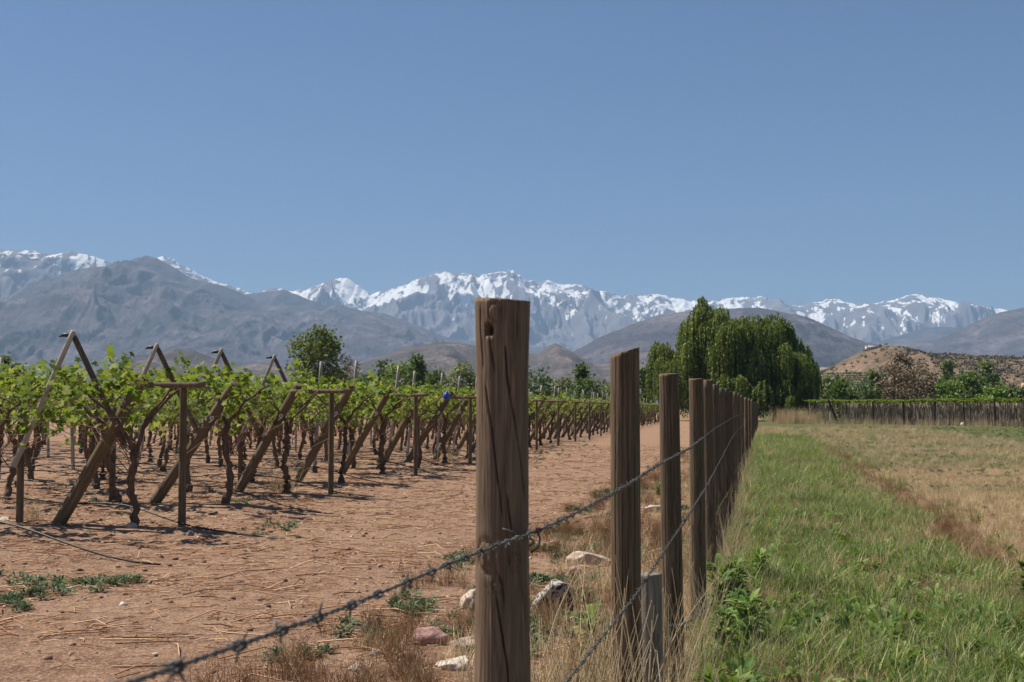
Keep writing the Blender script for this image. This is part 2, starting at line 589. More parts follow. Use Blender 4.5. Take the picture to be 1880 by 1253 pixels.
mountain('snow_mountains', [(200, 560), (255, 500), (275, 478), (300, 470), (320, 478), (345, 492), (370, 505), (395, 516), (440, 531), (470, 538), (500, 528), (530, 535), (560, 532),
    (600, 518), (625, 509), (640, 512), (655, 524), (680, 540), (705, 534), (750, 520), (790, 503), (820, 497), (850, 504), (866, 500), (880, 506), (905, 502), (942, 496), (952, 505), (967, 513),
    (985, 519), (1006, 512), (1022, 522), (1060, 521), (1075, 524), (1100, 535), (1150, 543), (1200, 540), (1240, 549), (1280, 555), (1320, 552), (1350, 546), (1395, 546), (1440, 560), (1465, 563),
    (1490, 555), (1530, 549), (1560, 556), (1600, 557), (1640, 552), (1680, 539), (1700, 543), (1720, 548), (1760, 558), (1800, 562), (1830, 567), (1870, 575), (1950, 570), (2050, 560), (2150, 600)],
    15000, 5200, 1800, MAT['far_rock'], 1.6, 150, 10, 0.62, 800, 3, 3.5, 11, (0.69, 0.24, 1.6))
mountain('snow_ridge', [(-260, 500), (-120, 470), (-40, 455), (0, 458), (30, 459), (60, 460), (100, 466), (130, 461), (160, 468), (200, 481), (225, 487), (260, 505), (330, 560), (420, 640), (470, 700)],
    12000, 3900, 1600, MAT['far_rock'], 2.0, 110, 8, 0.65, 740, 21, 2.0, 16, (0.80, 0.20, 1.2))
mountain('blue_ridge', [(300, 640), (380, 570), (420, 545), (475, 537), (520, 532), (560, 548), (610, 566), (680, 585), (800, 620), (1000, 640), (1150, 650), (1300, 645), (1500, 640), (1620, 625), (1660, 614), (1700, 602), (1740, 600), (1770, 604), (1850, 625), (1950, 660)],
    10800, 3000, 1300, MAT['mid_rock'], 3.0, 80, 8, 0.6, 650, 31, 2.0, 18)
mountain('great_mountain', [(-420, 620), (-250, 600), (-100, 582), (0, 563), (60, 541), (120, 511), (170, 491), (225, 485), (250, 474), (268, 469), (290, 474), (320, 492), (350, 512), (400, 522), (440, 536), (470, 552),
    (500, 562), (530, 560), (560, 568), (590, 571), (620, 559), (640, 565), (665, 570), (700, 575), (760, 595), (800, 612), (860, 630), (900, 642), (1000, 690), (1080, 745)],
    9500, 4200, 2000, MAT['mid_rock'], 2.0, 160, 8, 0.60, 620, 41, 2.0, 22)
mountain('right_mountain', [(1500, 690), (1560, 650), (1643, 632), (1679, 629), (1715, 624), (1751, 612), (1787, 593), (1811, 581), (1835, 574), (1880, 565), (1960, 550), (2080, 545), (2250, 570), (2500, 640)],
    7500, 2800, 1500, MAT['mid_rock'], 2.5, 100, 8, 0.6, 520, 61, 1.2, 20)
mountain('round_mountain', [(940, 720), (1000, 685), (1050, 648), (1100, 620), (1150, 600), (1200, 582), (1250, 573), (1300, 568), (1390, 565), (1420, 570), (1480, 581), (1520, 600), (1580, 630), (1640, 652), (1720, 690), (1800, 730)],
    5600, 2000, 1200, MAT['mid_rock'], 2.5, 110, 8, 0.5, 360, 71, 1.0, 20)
mountain('brown_foothills', [(560, 735), (610, 690), (640, 674), (680, 660), (740, 641), (780, 632), (812, 627), (860, 633), (920, 646), (985, 650), (1005, 638), (1020, 630), (1036, 638), (1060, 652), (1090, 668), (1120, 664), (1160, 650), (1200, 645), (1260, 660), (1330, 690), (1400, 730)],
    3600, 1300, 700, MAT['low_rock'], 3.0, 70, 8, 0.5, 300, 81, 1.5, 16)
mountain('brown_knoll', [(200, 735), (235, 690), (258, 664), (290, 648), (325, 640), (360, 645), (400, 660), (440, 672), (480, 664), (530, 676), (600, 700), (680, 740)],
    3300, 900, 600, MAT['low_rock'], 3.0, 50, 8, 0.5, 260, 87, 1.5, 16)
HILL_D = 900.0
hill = mountain('near_hill', [(1380, 748), (1440, 722), (1480, 700), (1508, 683), (1540, 667), (1562, 655), (1590, 642), (1606, 638), (1625, 633), (1650, 637), (1690, 649), (1740, 651), (1800, 655), (1880, 657), (2000, 655), (2150, 660), (2300, 690), (2500, 745)],
    HILL_D, 330, 260, MAT['hill'], 3.0, 80, 10, 0.30, 70, 91, 0.8, 12, None, 0.85)
hv = np.empty(len(hill.data.vertices) * 3, np.float32)
hill.data.vertices.foreach_get('co', hv)
hv = hv.reshape(-1, 3)


def hill_at(px, py):
    """the point of the near hill's surface seen at that pixel: nearest front vertex in the picture"""
    f = hv[(hv[:, 1] <= HILL_D + 1) & (hv[:, 2] > 0.5)]
    yy = f[:, 1]
    d2 = np.array([0, 0, CAMH])
    rel = f - d2
    cp, sp = math.cos(PITCH), math.sin(PITCH)
    dep = rel[:, 1] * cp + rel[:, 2] * sp
    upv = -rel[:, 1] * sp + rel[:, 2] * cp
    sx, sy = CX + F * rel[:, 0] / dep, CY - F * upv / dep
    return f[np.argmin((sx - px) ** 2 + (sy - py) ** 2)]


# ------------------------------------------------------------------ haze
hb = MB()
box(hb, (0, 0, 849), (40000, 40000, 1700))
hm = bpy.data.materials.new('haze_air')
hm.use_nodes = True
hn = hm.node_tree
hn.nodes.remove(hn.nodes['Principled BSDF'])
pv = hn.nodes.new('ShaderNodeVolumePrincipled')
pv.inputs['Color'].default_value = (0.345, 0.515, 0.74, 1)
pv.inputs['Density'].default_value = 7.0e-5
pv.inputs['Anisotropy'].default_value = 0.0
hn.links.new(pv.outputs[0], hn.nodes['Material Output'].inputs['Volume'])
haze = obj('haze', hb.mesh('haze', hm), kind='stuff')
tag(haze, 'pale blue haze in the air before the mountains', 'haze')


# ------------------------------------------------------------------ wooden posts
def post_mesh(name, H, prof, mat, seg=24, rings=20, seed=0, cracks=5, depth=0.006, cut=(0, 0), hole=None, knots=(), bury=0.35, lean=(0, 0), lines=()):
    """a round timber with drying cracks; prof: [(z, radius)], cut: slope of the sawn top"""
    r = np.random.default_rng(seed)
    z = np.concatenate([[-bury], np.linspace(0, H, rings)])
    th = np.linspace(0, 2 * math.pi, seg, endpoint=False)
    TH, Z = np.meshgrid(th, z)
    pz, pr = zip(*prof)
    R = np.interp(Z, pz, pr)
    R = R * (1 + 0.035 * (fbm(np.cos(TH) * 1.2 + 5, np.sin(TH) * 1.2 + Z * 0.9, 3, seed) - 0.5) * 2)
    R = R + 0.0016 * (fbm(TH * 9, Z * 3, 3, seed + 3) - 0.5)
    dark = np.zeros_like(R)
    for c in range(cracks):
        a0 = r.uniform(0, 2 * math.pi) if c > 2 else -math.pi / 2 + r.uniform(-1.0, 1.0)
        z0 = r.uniform(-0.2, 0.75) * H
        z1 = z0 + r.uniform(0.35, 0.9) * H
        wd = r.uniform(0.016, 0.026) * max(1, 150 / seg)
        sl = -r.uniform(0.1, 0.55)
        a = a0 + sl * (Z - z0) + 0.05 * np.sin(Z * 9 + c)
        dd = (TH - a + math.pi) % (2 * math.pi) - math.pi
        m_ = np.exp(-(dd / wd) ** 2) * sstep(z0, z0 + 0.15, Z) * (1 - sstep(z1 - 0.15, z1, Z))
        R = R - depth * m_ * r.uniform(0.5, 1.0)
    for (pts_, dp) in lines:
        pts_ = sorted(pts_, key=lambda q_: q_[1])
        lz, la = [q_[1] for q_ in pts_], [q_[0] for q_ in pts_]
        a = np.interp(Z, lz, la) + 0.012 * (fbm(Z * 40, Z * 0, 3, seed + 60) - .5) * 2
        dd = (TH - a + math.pi) % (2 * math.pi) - math.pi
        R = R - dp * np.exp(-(dd / 0.024) ** 2) * sstep(lz[0], lz[0] + .03, Z) * (1 - sstep(lz[-1] - .03, lz[-1], Z))
    for (ka, kz, kr) in knots:
        dd = (TH - ka + math.pi) % (2 * math.pi) - math.pi
        rr = np.sqrt((dd * np.interp(kz, pz, pr)) ** 2 + ((Z - kz) * 0.75) ** 2) / kr
        R = R + 0.003 * np.exp(-rr ** 2) - 0.004 * np.exp(-((rr - 0.85) / 0.18) ** 2) + 0.0015 * np.sin(rr * 14) * np.exp(-rr)
    if hole:
        ha, hz, hr = hole
        dd = (TH - ha + math.pi) % (2 * math.pi) - math.pi
        rr = np.sqrt((dd * np.interp(hz, pz, pr)) ** 2 + ((Z - hz) * 0.95) ** 2) / hr
        R = R - 0.035 * (1 - sstep(0.85, 1.1, rr))
    X, Y = R * np.cos(TH), R * np.sin(TH)
    ZZ = Z + np.where(Z > H - 0.1, (X * cut[0] + Y * cut[1]) * sstep(H - 0.1, H, Z), 0)
    ZZ = ZZ + np.where(Z >= H - 1e-6, 0.004 * (fbm(TH * 6, TH * 0, 3, seed + 8) - 0.5), 0)
    X = X + lean[0] * np.maximum(Z, 0)
    Y = Y + lean[1] * np.maximum(Z, 0)
    v = np.stack([X, Y, ZZ], -1).reshape(-1, 3)
    n = len(z)
    i = np.arange(n - 1)[:, None] * seg
    j = np.arange(seg)[None, :]
    jn = (j + 1) % seg
    q = np.stack([i + j, i + jn, i + seg + jn, i + seg + j], -1).reshape(-1, 4)
    # sawn end: an inner ring and a centre
    top = v[-seg:]
    c = top.mean(0)
    inner = c + (top - c) * 0.55 + np.array([0, 0, 0.003])
    b = len(v)
    v = np.vstack([v, inner, c + np.array([0, 0, 0.002])])
    k = np.arange(seg)
    kn = (k + 1) % seg
    q2 = np.stack([(n - 1) * seg + k, (n - 1) * seg + kn, b + kn, b + k], 1)
    t = np.stack([b + k, b + kn, np.full(seg, b + seg)], 1)
    me = mesh_np(name, v, [q, q2, t], mat, None, True)
    return me


def z_at(py, y):                          # height seen at that row for depth y
    return at(CX, py, y)[2]


fence = []
ordn = ['first', 'second', 'third', 'fourth', 'fifth', 'sixth', 'seventh', 'eighth', 'ninth', 'tenth', 'eleventh', 'twelfth']
fpx = [922, 1148, 1234, 1279.5, 1302, 1316, 1324.5, 1332, 1339, 1347, 1355, 1362, 1369, 1374.5, 1379]
ftop = [552, 646, 687, 696, 698.5, 706, 713.5, 714.5, 719, 720, 722, 726, 730, 732, 734]
flabel = ['tall weathered round post nearest the camera with a dark knot hole near its top',
          'second fence post with slanted sawn top and split, dry stalks at its foot',
          'third fence post, flat topped, right of the short grey stub',
          'fourth fence post from the front, broad-leaved weeds right of its foot',
          'fifth fence post from the front, close behind the fourth',
          'sixth fence post from the front, thinner and lower than the fifth']
wide = [0.0535, 0.0545, 0.058, 0.058, 0.056, 0.05]
for i_, (a, b) in enumerate(zip(fpx, ftop)):
    s = fence_s(a)
    p = fence_pt(s)
    g = g1(*p)
    H = z_at(b, p[1]) - g
    rr = wide[i_] if i_ < 6 else random.uniform(.046, .062)
    if i_ == 0:
        hz_, hx_ = z_at(607, p[1]) - g, (896 - 922) / 50.0
        def on_post(qx, qy):
            return (-math.pi / 2 + math.asin(max(-.97, min(.97, (qx - 922.5 - (qy - 900) * .006) / 50.5))), z_at(qy, p[1] - .04) - g)
        ln = [([on_post(*q_) for q_ in l_], d_) for l_, d_ in [
            ([(896, 612), (899, 640), (904, 668), (909, 690)], .012), ([(887, 695), (894, 742), (903, 795), (909, 848), (917, 900)], .012),
            ([(926, 627), (931, 695), (943, 755), (952, 810), (961, 878), (966, 930)], .011), ([(930, 900), (936, 935), (943, 985)], .012), ([(915, 880), (921, 930), (926, 960)], .007),
            ([(911, 1085), (920, 1140), (935, 1225), (940, 1330)], .013), ([(958, 1055), (963, 1110), (968, 1160)], .008), ([(881, 556), (880, 600), (884, 680)], .008), ([(948, 556), (949, 640)], .005), ([(905, 1030), (925, 1075), (930, 1120)], .005)]]
        hk = [(on_post(907, 573), .016), (on_post(890, 1022), .026), (on_post(915, 1075), .011), (on_post(948, 1030), .014)]
        me = post_mesh('post', H, [(-.4, .062), (0, .060), (H - .75, .0545), (H - .45, .0515), (H - .16, .0505), (H - .05, .0530), (H, .0545)], MAT['post_near'], 380, 260, 3, 0, 0.007, (-0.06, 0.02),
                       (*on_post(896, 607), 0.0098), [(q_[0], q_[1], r_) for q_, r_ in hk], lines=ln)
    elif i_ < 4:
        me = post_mesh('post', H, [(-.4, rr * 1.08), (0, rr * 1.06), (H * .6, rr * 1.0), (H, rr * 0.97)], MAT['post'], 240, 140, 10 + i_, 4, 0.006, [(0, 0), (0.30, 0.0), (0.02, 0.05), (0.0, 0.03)][i_],
                       lines=[([(-math.pi / 2 + a_, H * z0_), (-math.pi / 2 + a_ + .10, H)], .012 if a_ in (.50, .62, .25) else .005) for a_, z0_ in [[], [(.50, -.1), (-.35, .35), (-.85, .5), (.05, .2)], [(-.12, .1), (.62, -.1), (-.7, .4)], [(.25, .0), (-.55, .3)]][i_]])
    else:
        me = post_mesh('post', H, [(-.4, rr * 1.05), (0, rr * 1.05), (H, rr * 0.96)], MAT['post'], 32, 24, 10 + i_, 5, 0.006, (random.uniform(-.1, .1), 0))
    o = obj('fence_post', me, None, (p[0], p[1], g))
    o.rotation_euler = (random.uniform(-.012, .012), random.uniform(-.012, .012) if i_ > 1 else 0, 0)
    lab = flabel[i_] if i_ < 6 else '%s fence post from the front in the receding line' % ordn[i_] if i_ < 12 else 'slim weathered post in the far, tightly overlapping stretch of the roadside fence'
    tag(o, lab, 'fence post', 'posts of the barbed wire fence')
    fence.append(o)
farpost = fence[-1]
s = fence_s(1379)
while s < 120:
    s += 3.4 + random.uniform(-.3, .3)
    p = fence_pt(s)
    o = obj('fence_post', farpost.data, None, (p[0], p[1], g1(*p)), random.uniform(0, 6))
    o.scale = (1, 1, random.uniform(.93, 1.02))
    tag(o, flabel[0] and 'slim weathered post in the far, tightly overlapping stretch of the roadside fence', 'fence post', 'posts of the barbed wire fence')
# the short stub between second and third post
p = fence_pt(fence_s(1192))
g = g1(*p)
H = z_at(1054, p[1]) - g
o = obj('stub_post', post_mesh('post', H, [(-.3, .056), (0, .056), (H, .052)], MAT['stub'], 120, 110, 77, 12, 0.010, (0.03, 0)), None, (p[0], p[1], g))
tag(o, 'short cracked grey stub post between the second and third fence posts', 'fence post')


# ------------------------------------------------------------------ barbed wire
def helix(path, off, r, turns_per_m, n=5, step=0.012):
    path = np.asarray(path, float)
    seg = np.linalg.norm(np.diff(path, axis=0), axis=1)
    L = np.concatenate([[0], np.cumsum(seg)])
    s = np.arange(0, L[-1], step)
    P_ = np.stack([np.interp(s, L, path[:, k]) for k in range(3)], 1)
    T = np.gradient(P_, axis=0)
    T /= np.linalg.norm(T, axis=1)[:, None]
    A_ = np.cross(T, [0, 0, 1.0])
    A_ /= np.linalg.norm(A_, axis=1)[:, None]
    B_ = np.cross(T, A_)
    th = s * turns_per_m * 2 * math.pi
    return P_, T, A_, B_, th


def wire_thing(label, path, near, barb_gap=0.105):
    """path in world; up to arc length `near` it is twisted of two strands with barbs, beyond a single thin line"""
    t = thing('barbed_wire', label, 'barbed wire', tuple(path[0]))
    o0 = path[0]
    path = np.asarray(path) - o0
    P_, T, A_, B_, th = helix(path, 0, 0, 28)
    L = np.arange(len(P_)) * 0.012
    near = min(near, L[-1] - 0.02)
    k = L <= near
    for ph in (0, math.pi):
        mb = MB()
        w_ = 0.0017 * (np.cos(th + ph)[:, None] * A_ + np.sin(th + ph)[:, None] * B_)
        tube(mb, (P_ + w_)[k], 0.0014, 5, False)
        obj('strand', mb.mesh('strand', MAT['wire'], True), t)
    if (~k).sum() > 60:
        mb = MB()
        tube(mb, P_[~k][::20], 0.003, 4, False)
        obj('far_strand', mb.mesh('far_strand', MAT['wire'], True), t)
    s = 0.06
    while s < near:
        i = int(s / 0.012)
        mb = MB()
        c, ax, a, b = P_[i], T[i], A_[i], B_[i]
        th_ = np.linspace(0, 2 * math.pi * 2.5, 26)
        coil = c + ax * ((np.linspace(-1, 1, 26) * 0.006)[:, None]) + 0.0046 * (np.cos(th_)[:, None] * a + np.sin(th_)[:, None] * b)
        tube(mb, coil, 0.0013, 4)
        for q_ in range(4):
            f = random.uniform(0, 6.28)
            d_ = a * math.cos(f) + b * math.sin(f) + ax * random.uniform(-.5, .5)
            st = c + ax * random.uniform(-.006, .006)
            tube(mb, [st + d_ * .003, st + d_ * 0.008, st + d_ * random.uniform(.011, .016)], [0.0013, 0.0012, 0.0004], 4)
        obj('barb', mb.mesh('barb', MAT['wire'], True), t)
        s += barb_gap * random.uniform(0.85, 1.15)
    return t


def wire_path(knots_px, lat):
    out = []
    for px, py in knots_px:
        s = fence_s(px, lat)
        x, y = fence_pt(s, lat)
        out.append((x, y, z_at(py, y)))
    out = np.array(out)
    o = np.argsort(out[:, 1])
    out = out[o]
    yy = np.linspace(out[0, 1], out[-1, 1], 400)
    x = np.interp(yy, out[:, 1], out[:, 0])
    z = np.interp(yy, out[:, 1], out[:, 2])
    for _ in range(6):
        z[1:-1] = (z[:-2] + 2 * z[1:-1] + z[2:]) / 4
    return np.stack([x, yy, z], 1)


LW = -0.5 + 0.066
top_wire = wire_path([(-250, 1425), (150, 1290), (270, 1249), (450, 1180), (575, 1143), (700, 1092), (840, 1028), (985, 977), (1060, 941), (1148, 893), (1200, 858), (1266, 823), (1310, 788), (1350, 764), (1375, 757)], LW)
wire_thing('upper barbed wire sweeping from the bottom edge up across the nearest post', top_wire, 9.0)
mid_wire = wire_path([(960, 1352), (1045, 1245), (1120, 1150), (1172, 1085), (1200, 1038), (1250, 965), (1296, 893), (1345, 800), (1372, 770)], LW)
wire_thing('lower barbed wire rising past the short grey stub post', mid_wire, 9.0)
a_, b_ = fence_pt(fence_s(1200), LW), fence_pt(fence_s(1285), LW)
tt = np.linspace(0, 1, 40)[:, None]
pa, pb = np.array([*a_, z_at(1150, a_[1])]), np.array([*b_, z_at(1097, b_[1])])
loose = pa + (pb - pa) * tt
loose[:, 2] -= 0.06 * np.sin(tt[:, 0] * math.pi)
wire_thing('loose slack barbed wire low between the stub and the fourth post', loose, 6.0)
# the tie that holds the wire to the nearest post
mb = MB()
pp = fence[0].location
th_ = np.linspace(-0.2, 1.9, 14)
zt = z_at(985, pp.y)
tube(mb, np.stack([pp.x + 0.062 * np.cos(th_ - 0.35), pp.y - 0.062 * np.sin(th_ - 0.35) * 1.02, zt - 0.018 + 0.02 * th_], 1), 0.0022, 5)
tube(mb, [(pp.x + .056, pp.y - .010, zt - .03), (pp.x + .070, pp.y - .016, zt - .02), (pp.x + .074, pp.y - .014, zt - .002), (pp.x + .066, pp.y - .010, zt + .012)], 0.0022, 5)
o = obj('wire_tie', mb.mesh('wire_tie', MAT['wire'], True))
tag(o, 'small hooked wire tie on the right side of the nearest post', 'wire tie')


# ------------------------------------------------------------------ vineyard timber
def strut(name, a, b, r0, r1, mat, parent, seg=14, cracks=4, seed=0):
    """a round timber from a to b as its own mesh, grain along its local z"""
    a, b = Vector(a), Vector(b)
    L = (b - a).length
    me = post_mesh(name, L, [(-.1, r0), (0, r0), (L, r1)], mat, seg, 14, seed, cracks, 0.006, (0, 0), bury=0.25)
    o = obj(name, me, parent, a)
    o.rotation_euler = (b - a).to_track_quat('Z', 'Y').to_euler()
    return o


def painted_nine(parent, L, r, zc):
    """the row number brushed on the timber: a ribbon laid 2 mm off the round face"""
    u = []
    for f in np.linspace(0.5, 2 * math.pi + 0.5, 22):
        u.append((0.026 * math.cos(f), 0.030 + 0.028 * math.sin(f)))
    for f in np.linspace(0, 1, 8)[1:]:
        u.append((0.026 - 0.032 * f ** 2, 0.030 + 0.012 - 0.10 * f))
    u = np.array(u)
    d = np.gradient(u, axis=0)
    nrm = np.stack([-d[:, 1], d[:, 0]], 1) / (np.linalg.norm(d, axis=1)[:, None] + 1e-9)
    w_ = 0.0085
    e = np.stack([u - nrm * w_, u + nrm * w_], 1)
    ang_ = e[..., 0] / r - math.pi / 2
    v = np.stack([(r + .005) * np.cos(ang_), (r + .005) * np.sin(ang_), zc + e[..., 1]], -1).reshape(-1, 3)
    k = np.arange(len(u) - 1) * 2
    q = np.stack([k, k + 1, k + 3, k + 2], 1)
    return obj('painted_number', mesh_np('painted_number', v, [q], MAT['paint']), parent)


def face_camera_roll(o, base, top):
    """turn a timber about its own axis so that local -Y looks at the camera"""
    z = (Vector(top) - Vector(base)).normalized()
    y = (Vector(base) - Vector((0, 0, base[2])))
    y = (y - z * y.dot(z)).normalized()
    x = y.cross(z)
    o.rotation_euler = Matrix((x, y, z)).transposed().to_euler()


ordn = ['first', 'second', 'third', 'fourth', 'fifth', 'sixth', 'seventh', 'eighth', 'ninth', 'tenth', 'eleventh', 'twelfth']
NROW = 45
for k in range(NROW):
    # leaning end anchor
    tb, tp = (1.95 + random.uniform(-.1, .1), 0.66 + random.uniform(-.08, .08))
    b = row_pt(k, tb)
    t_ = row_pt(k, tp)
    gb = g1(*b)
    zt = 2.19 + random.uniform(-.04, .05)
    base, top = (b[0], b[1], gb), (t_[0], t_[1], zt)
    if k < 12:
        lab = 'thick leaning anchor timber painted with a white 9, %s from the left' % ordn[k]
    else:
        lab = 'leaning anchor timber in the distant, crowded end of the vineyard edge'
    an = thing('anchor_post', lab, 'trellis post', base, 0, 'leaning end timbers of the vine rows')
    L = (Vector(top) - Vector(base)).length
    r0 = 0.095
    me = post_mesh('timber', L, [(-.3, r0), (0, r0), (L, r0 * .9)], MAT['anchor'], 28 if k < 8 else 12, 22, 200 + k, 5 if k < 8 else 2, 0.008, (0.1, 0.2), bury=.3)
    tm = obj('timber', me, an)
    face_camera_roll(an, base, top)
    if k < 14:
        painted_nine(tm, L, r0 * .945, L * 0.705)
    # upright with its short beam, on every second row
    if k % 2 == 0:
        p = row_pt(k, 0.0)
        g = g1(*p)
        o = thing('end_post', ('upright end post with a short top beam, %s from the left' % ordn[k // 2]) if k < 14 else 'upright end post with a short beam in the distant end of the vineyard edge',
                  'trellis post', (p[0], p[1], g), 0, 'upright end posts of the vine rows')
        me = post_mesh('upright', 2.06 - g, [(-.3, .056), (0, .055), (2.06, .05)], MAT['anchor'], 24 if k < 8 else 10, 22, 300 + k, 5, 0.006, (0.05, 0))
        obj('upright', me, o)
        a, b = row_pt(k, 0.80) - p, row_pt(k, -0.34) - p
        c = (a + b) / 2
        mb = MB()
        nseg = 10
        tt = np.linspace(0, 1, nseg)
        ln = np.linalg.norm(b - a)
        for s0 in range(1):
            vv, qq = [], []
            for f in tt:
                c2 = a + (b - a) * f
                jz = (vn(f * 3, k * 1.7, 5) - .5) * .012
                for (yy, zz) in ((-.026, -.040), (.026, -.040), (.026, .040), (-.026, .040)):
                    e2 = ED * yy
                    vv.append((c2[0] + e2[0], c2[1] + e2[1], zz + jz + (random.random() - .5) * .006))
            vv = np.array(vv)
            i = np.arange(nseg - 1)[:, None] * 4
            j = np.arange(4)[None, :]
            qq = np.stack([i + j, i + (j + 1) % 4, i + 4 + (j + 1) % 4, i + 4 + j], -1).reshape(-1, 4)
            qq = np.vstack([qq, [[3, 2, 1, 0]], [[(nseg - 1) * 4 + x for x in (0, 1, 2, 3)]]])
            vv[:, :2] -= ED * 0.075
            vv[:, 2] += 2.055 - g
            mb.add(vv, qq)
        obj('beam', mb.mesh('beam', MAT['beam']), o)

# tall posts of the wire roof: A-frames on the first four rows, single pale posts behind
pale_proto = post_mesh('pole', 2.95, [(-.3, .05), (0, .05), (2.95, .043)], MAT['pale'], 12, 14, 501, 4, 0.006, (0.05, 0))
for k in range(NROW):
    depth_list = [[1.68, 2.0, 2.25, 2.4, 2.6, 2.65][k] if k < 6 else 2.7] + ([9.0, 15.5, 22.0] if k < 24 else [9.0])
    for di, t0 in enumerate(depth_list):
        zt = (2.87 if k < 5 else 3.0) + random.uniform(-.05, .07) if di == 0 else 2.86 + random.uniform(-.12, .1)
        if di == 0 and k < 4:
            p = row_pt(k, t0 + 0.35)
            o = thing('a_frame', 'pair of crossed tall poles rising above the vines, %s from the left' % ordn[k], 'trellis post', (p[0], p[1], 0), 0, 'crossed tall poles above the vine roof')
            tp = row_pt(k, t0) - p
            tp2 = row_pt(k, t0 + .05) - p
            f1, f2 = row_pt(k, t0 + .78) - p, row_pt(k, t0 - .66) - p
            strut('pole', (f1[0], f1[1] - .03, 1.12), (tp[0], tp[1] - .03, zt), .042, .036, MAT['pale'], o, 20, 5, 600 + k)
            strut('upright', (f1[0] - .03, f1[1] + .06, 0), (f1[0] - .03, f1[1] + .06, 1.75), .055, .05, MAT['anchor'], o, 16, 4, 680 + k)
            strut('brace', (f2[0], f2[1] + .06, 1.45), (tp2[0], tp2[1] + .06, zt - .02), .045, .04, MAT['anchor'], o, 16, 4, 640 + k)
            mb = MB()
            c = np.array([tp2[0], tp2[1], zt - .06])
            tube(mb, [c + np.array([0.05, -.02, 0]), c + np.array([-.10, 0, .005]), c + np.array([-.17, .01, -.02])], [.03, .03, .008], 7)
            obj('bolt', mb.mesh('bolt', MAT['hose']), o)
        else:
            p = row_pt(k, t0 + random.uniform(-.15, .15))
            if k < 12 and di == 0:
                lab = 'pale grey pole standing out of the vines on the %s row from the left' % ordn[k]
            elif k < 12:
                lab = '%s pale grey pole from the path on the %s vine row from the left' % (ordn[di], ordn[k])
            else:
                lab = 'pale grey pole, one of the many poking out of the vine roof further back'
            o = obj('trellis_pole', pale_proto, None, (p[0], p[1], 0), random.uniform(0, 6))
            o.scale = (1, 1, zt / 2.95)
            o.rotation_euler = (random.uniform(-.03, .03), (0.07 if di == 0 else 0) + random.uniform(-.06, .06), random.uniform(-.2, .2))
            tag(o, lab, 'trellis post', 'pale poles of the vine roof')

# wires strung along the row ends
for n_, (zz, tin) in enumerate([(1.86, .9), (1.74, 1.15), (1.60, .75), (1.40, 1.0), (2.12, .68)]):
    mb = MB()
    a, b = row_pt(-2.2, tin), row_pt(NROW, tin)
    tt = np.linspace(0, 1, 160)
    pts = np.stack([a[0] + (b[0] - a[0]) * tt, a[1] + (b[1] - a[1]) * tt, zz + 0.012 * np.sin(tt * 160 + n_)], 1)
    tube(mb, pts, 0.0022, 4, False)
    o = obj('trellis_wire', mb.mesh('trellis_wire', MAT['twire'], True))
    tag(o, ['topmost but one', 'third highest', 'fourth highest', 'lowest', 'highest'][n_] + ' of the thin straight wires strung along the vineyard edge', 'wire', 'wires along the vineyard edge')

# ------------------------------------------------------------------ grapevines
LV = np.array([[0, 0, 0], [.14, -.34, .03], [.50, -.30, -.05], [.40, -.02, .02], [.62, .28, -.06], [.28, .40, .03], [0, .78, -.07], [-.28, .40, .03], [-.62, .28, -.06], [-.40, -.02, .02], [-.50, -.30, -.05], [-.14, -.34, .03]])
LT = np.array([[0, a, a + 1] for a in range(1, 11)])
QV = np.array([[-.4, -.4, 0], [.4, -.4, .05], [.35, .45, -.04], [-.4, .4, 0.02]])
QT = np.array([[0, 1, 2], [0, 2, 3]])


def vine_trunk(seed, far=False):
    r = np.random.default_rng(seed)
    mb = MB()
    n, sides = (22, 11) if not far else (6, 5)
    z = np.linspace(-.1, r.uniform(1.05, 1.3), n)
    wob = np.cumsum(r.normal(0, .020 if not far else .05, (n, 2)), 0)
    wob -= wob[1]
    pts = np.column_stack([wob, z])
    rad = np.interp(z, [-.1, 0, .2, 1.3], [.095, .080, .058, .053]) * (1 + r.normal(0, .12, n)) * r.uniform(.85, 1.15)
    tube(mb, pts, rad, sides, True, twist=.12, rough=.55)
    for a in range(r.integers(2, 4) if not far else 2):
        d = (1 if a % 2 else -1) * r.uniform(.35, .95)
        y = r.normal(0, .3)
        m_ = 8 if not far else 4
        f = np.linspace(0, 1, m_)
        arm = np.column_stack([pts[-1, 0] + d * f ** 1.3 + r.normal(0, .025, m_), pts[-1, 1] + y * f + r.normal(0, .025, m_), pts[-1, 2] - .05 + (2.03 - pts[-1, 2]) * f ** .8])
        tube(mb, arm, np.linspace(.036, .014, m_), 6 if not far else 4, True, rough=.3)
    return mb


def vine_leaves(seed, n, tv, tt, size, hang=.35):
    mb = MB()
    nt_ = int(n * (1 - hang))
    # shoots: leaves strung along arching canes make clumps and gaps
    ns = max(8, nt_ // 14)
    sx, sy = rng.uniform(-1.05, 1.05, ns), rng.normal(0, .62, ns)
    sz = rng.uniform(1.86, 2.14, ns)
    dx, dy, dz = rng.normal(0, .35, ns), rng.normal(0, .35, ns), rng.uniform(-.12, .36, ns)
    pick = rng.integers(0, ns, nt_)
    f = rng.random(nt_)
    p1 = np.stack([sx[pick] + dx[pick] * f, sy[pick] + dy[pick] * f, sz[pick] + dz[pick] * f], 1) + rng.normal(0, .06, (nt_, 3))
    nh = n - nt_
    nc = max(5, nh // 12)
    hx, hy, hl = rng.uniform(-1, 1, nc), rng.normal(0, .6, nc), rng.uniform(.3, .95, nc)
    pick = rng.integers(0, nc, nh)
    f = rng.random(nh)
    p2 = np.stack([hx[pick], hy[pick], 1.98 - hl[pick] * f], 1) + rng.normal(0, .07, (nh, 3))
    pos = np.vstack([p1, p2])
    scatter(mb, tv, tt, pos, rand_rot(n, 1.0), size * rng.uniform(.6, 1.25, n))
    return mb


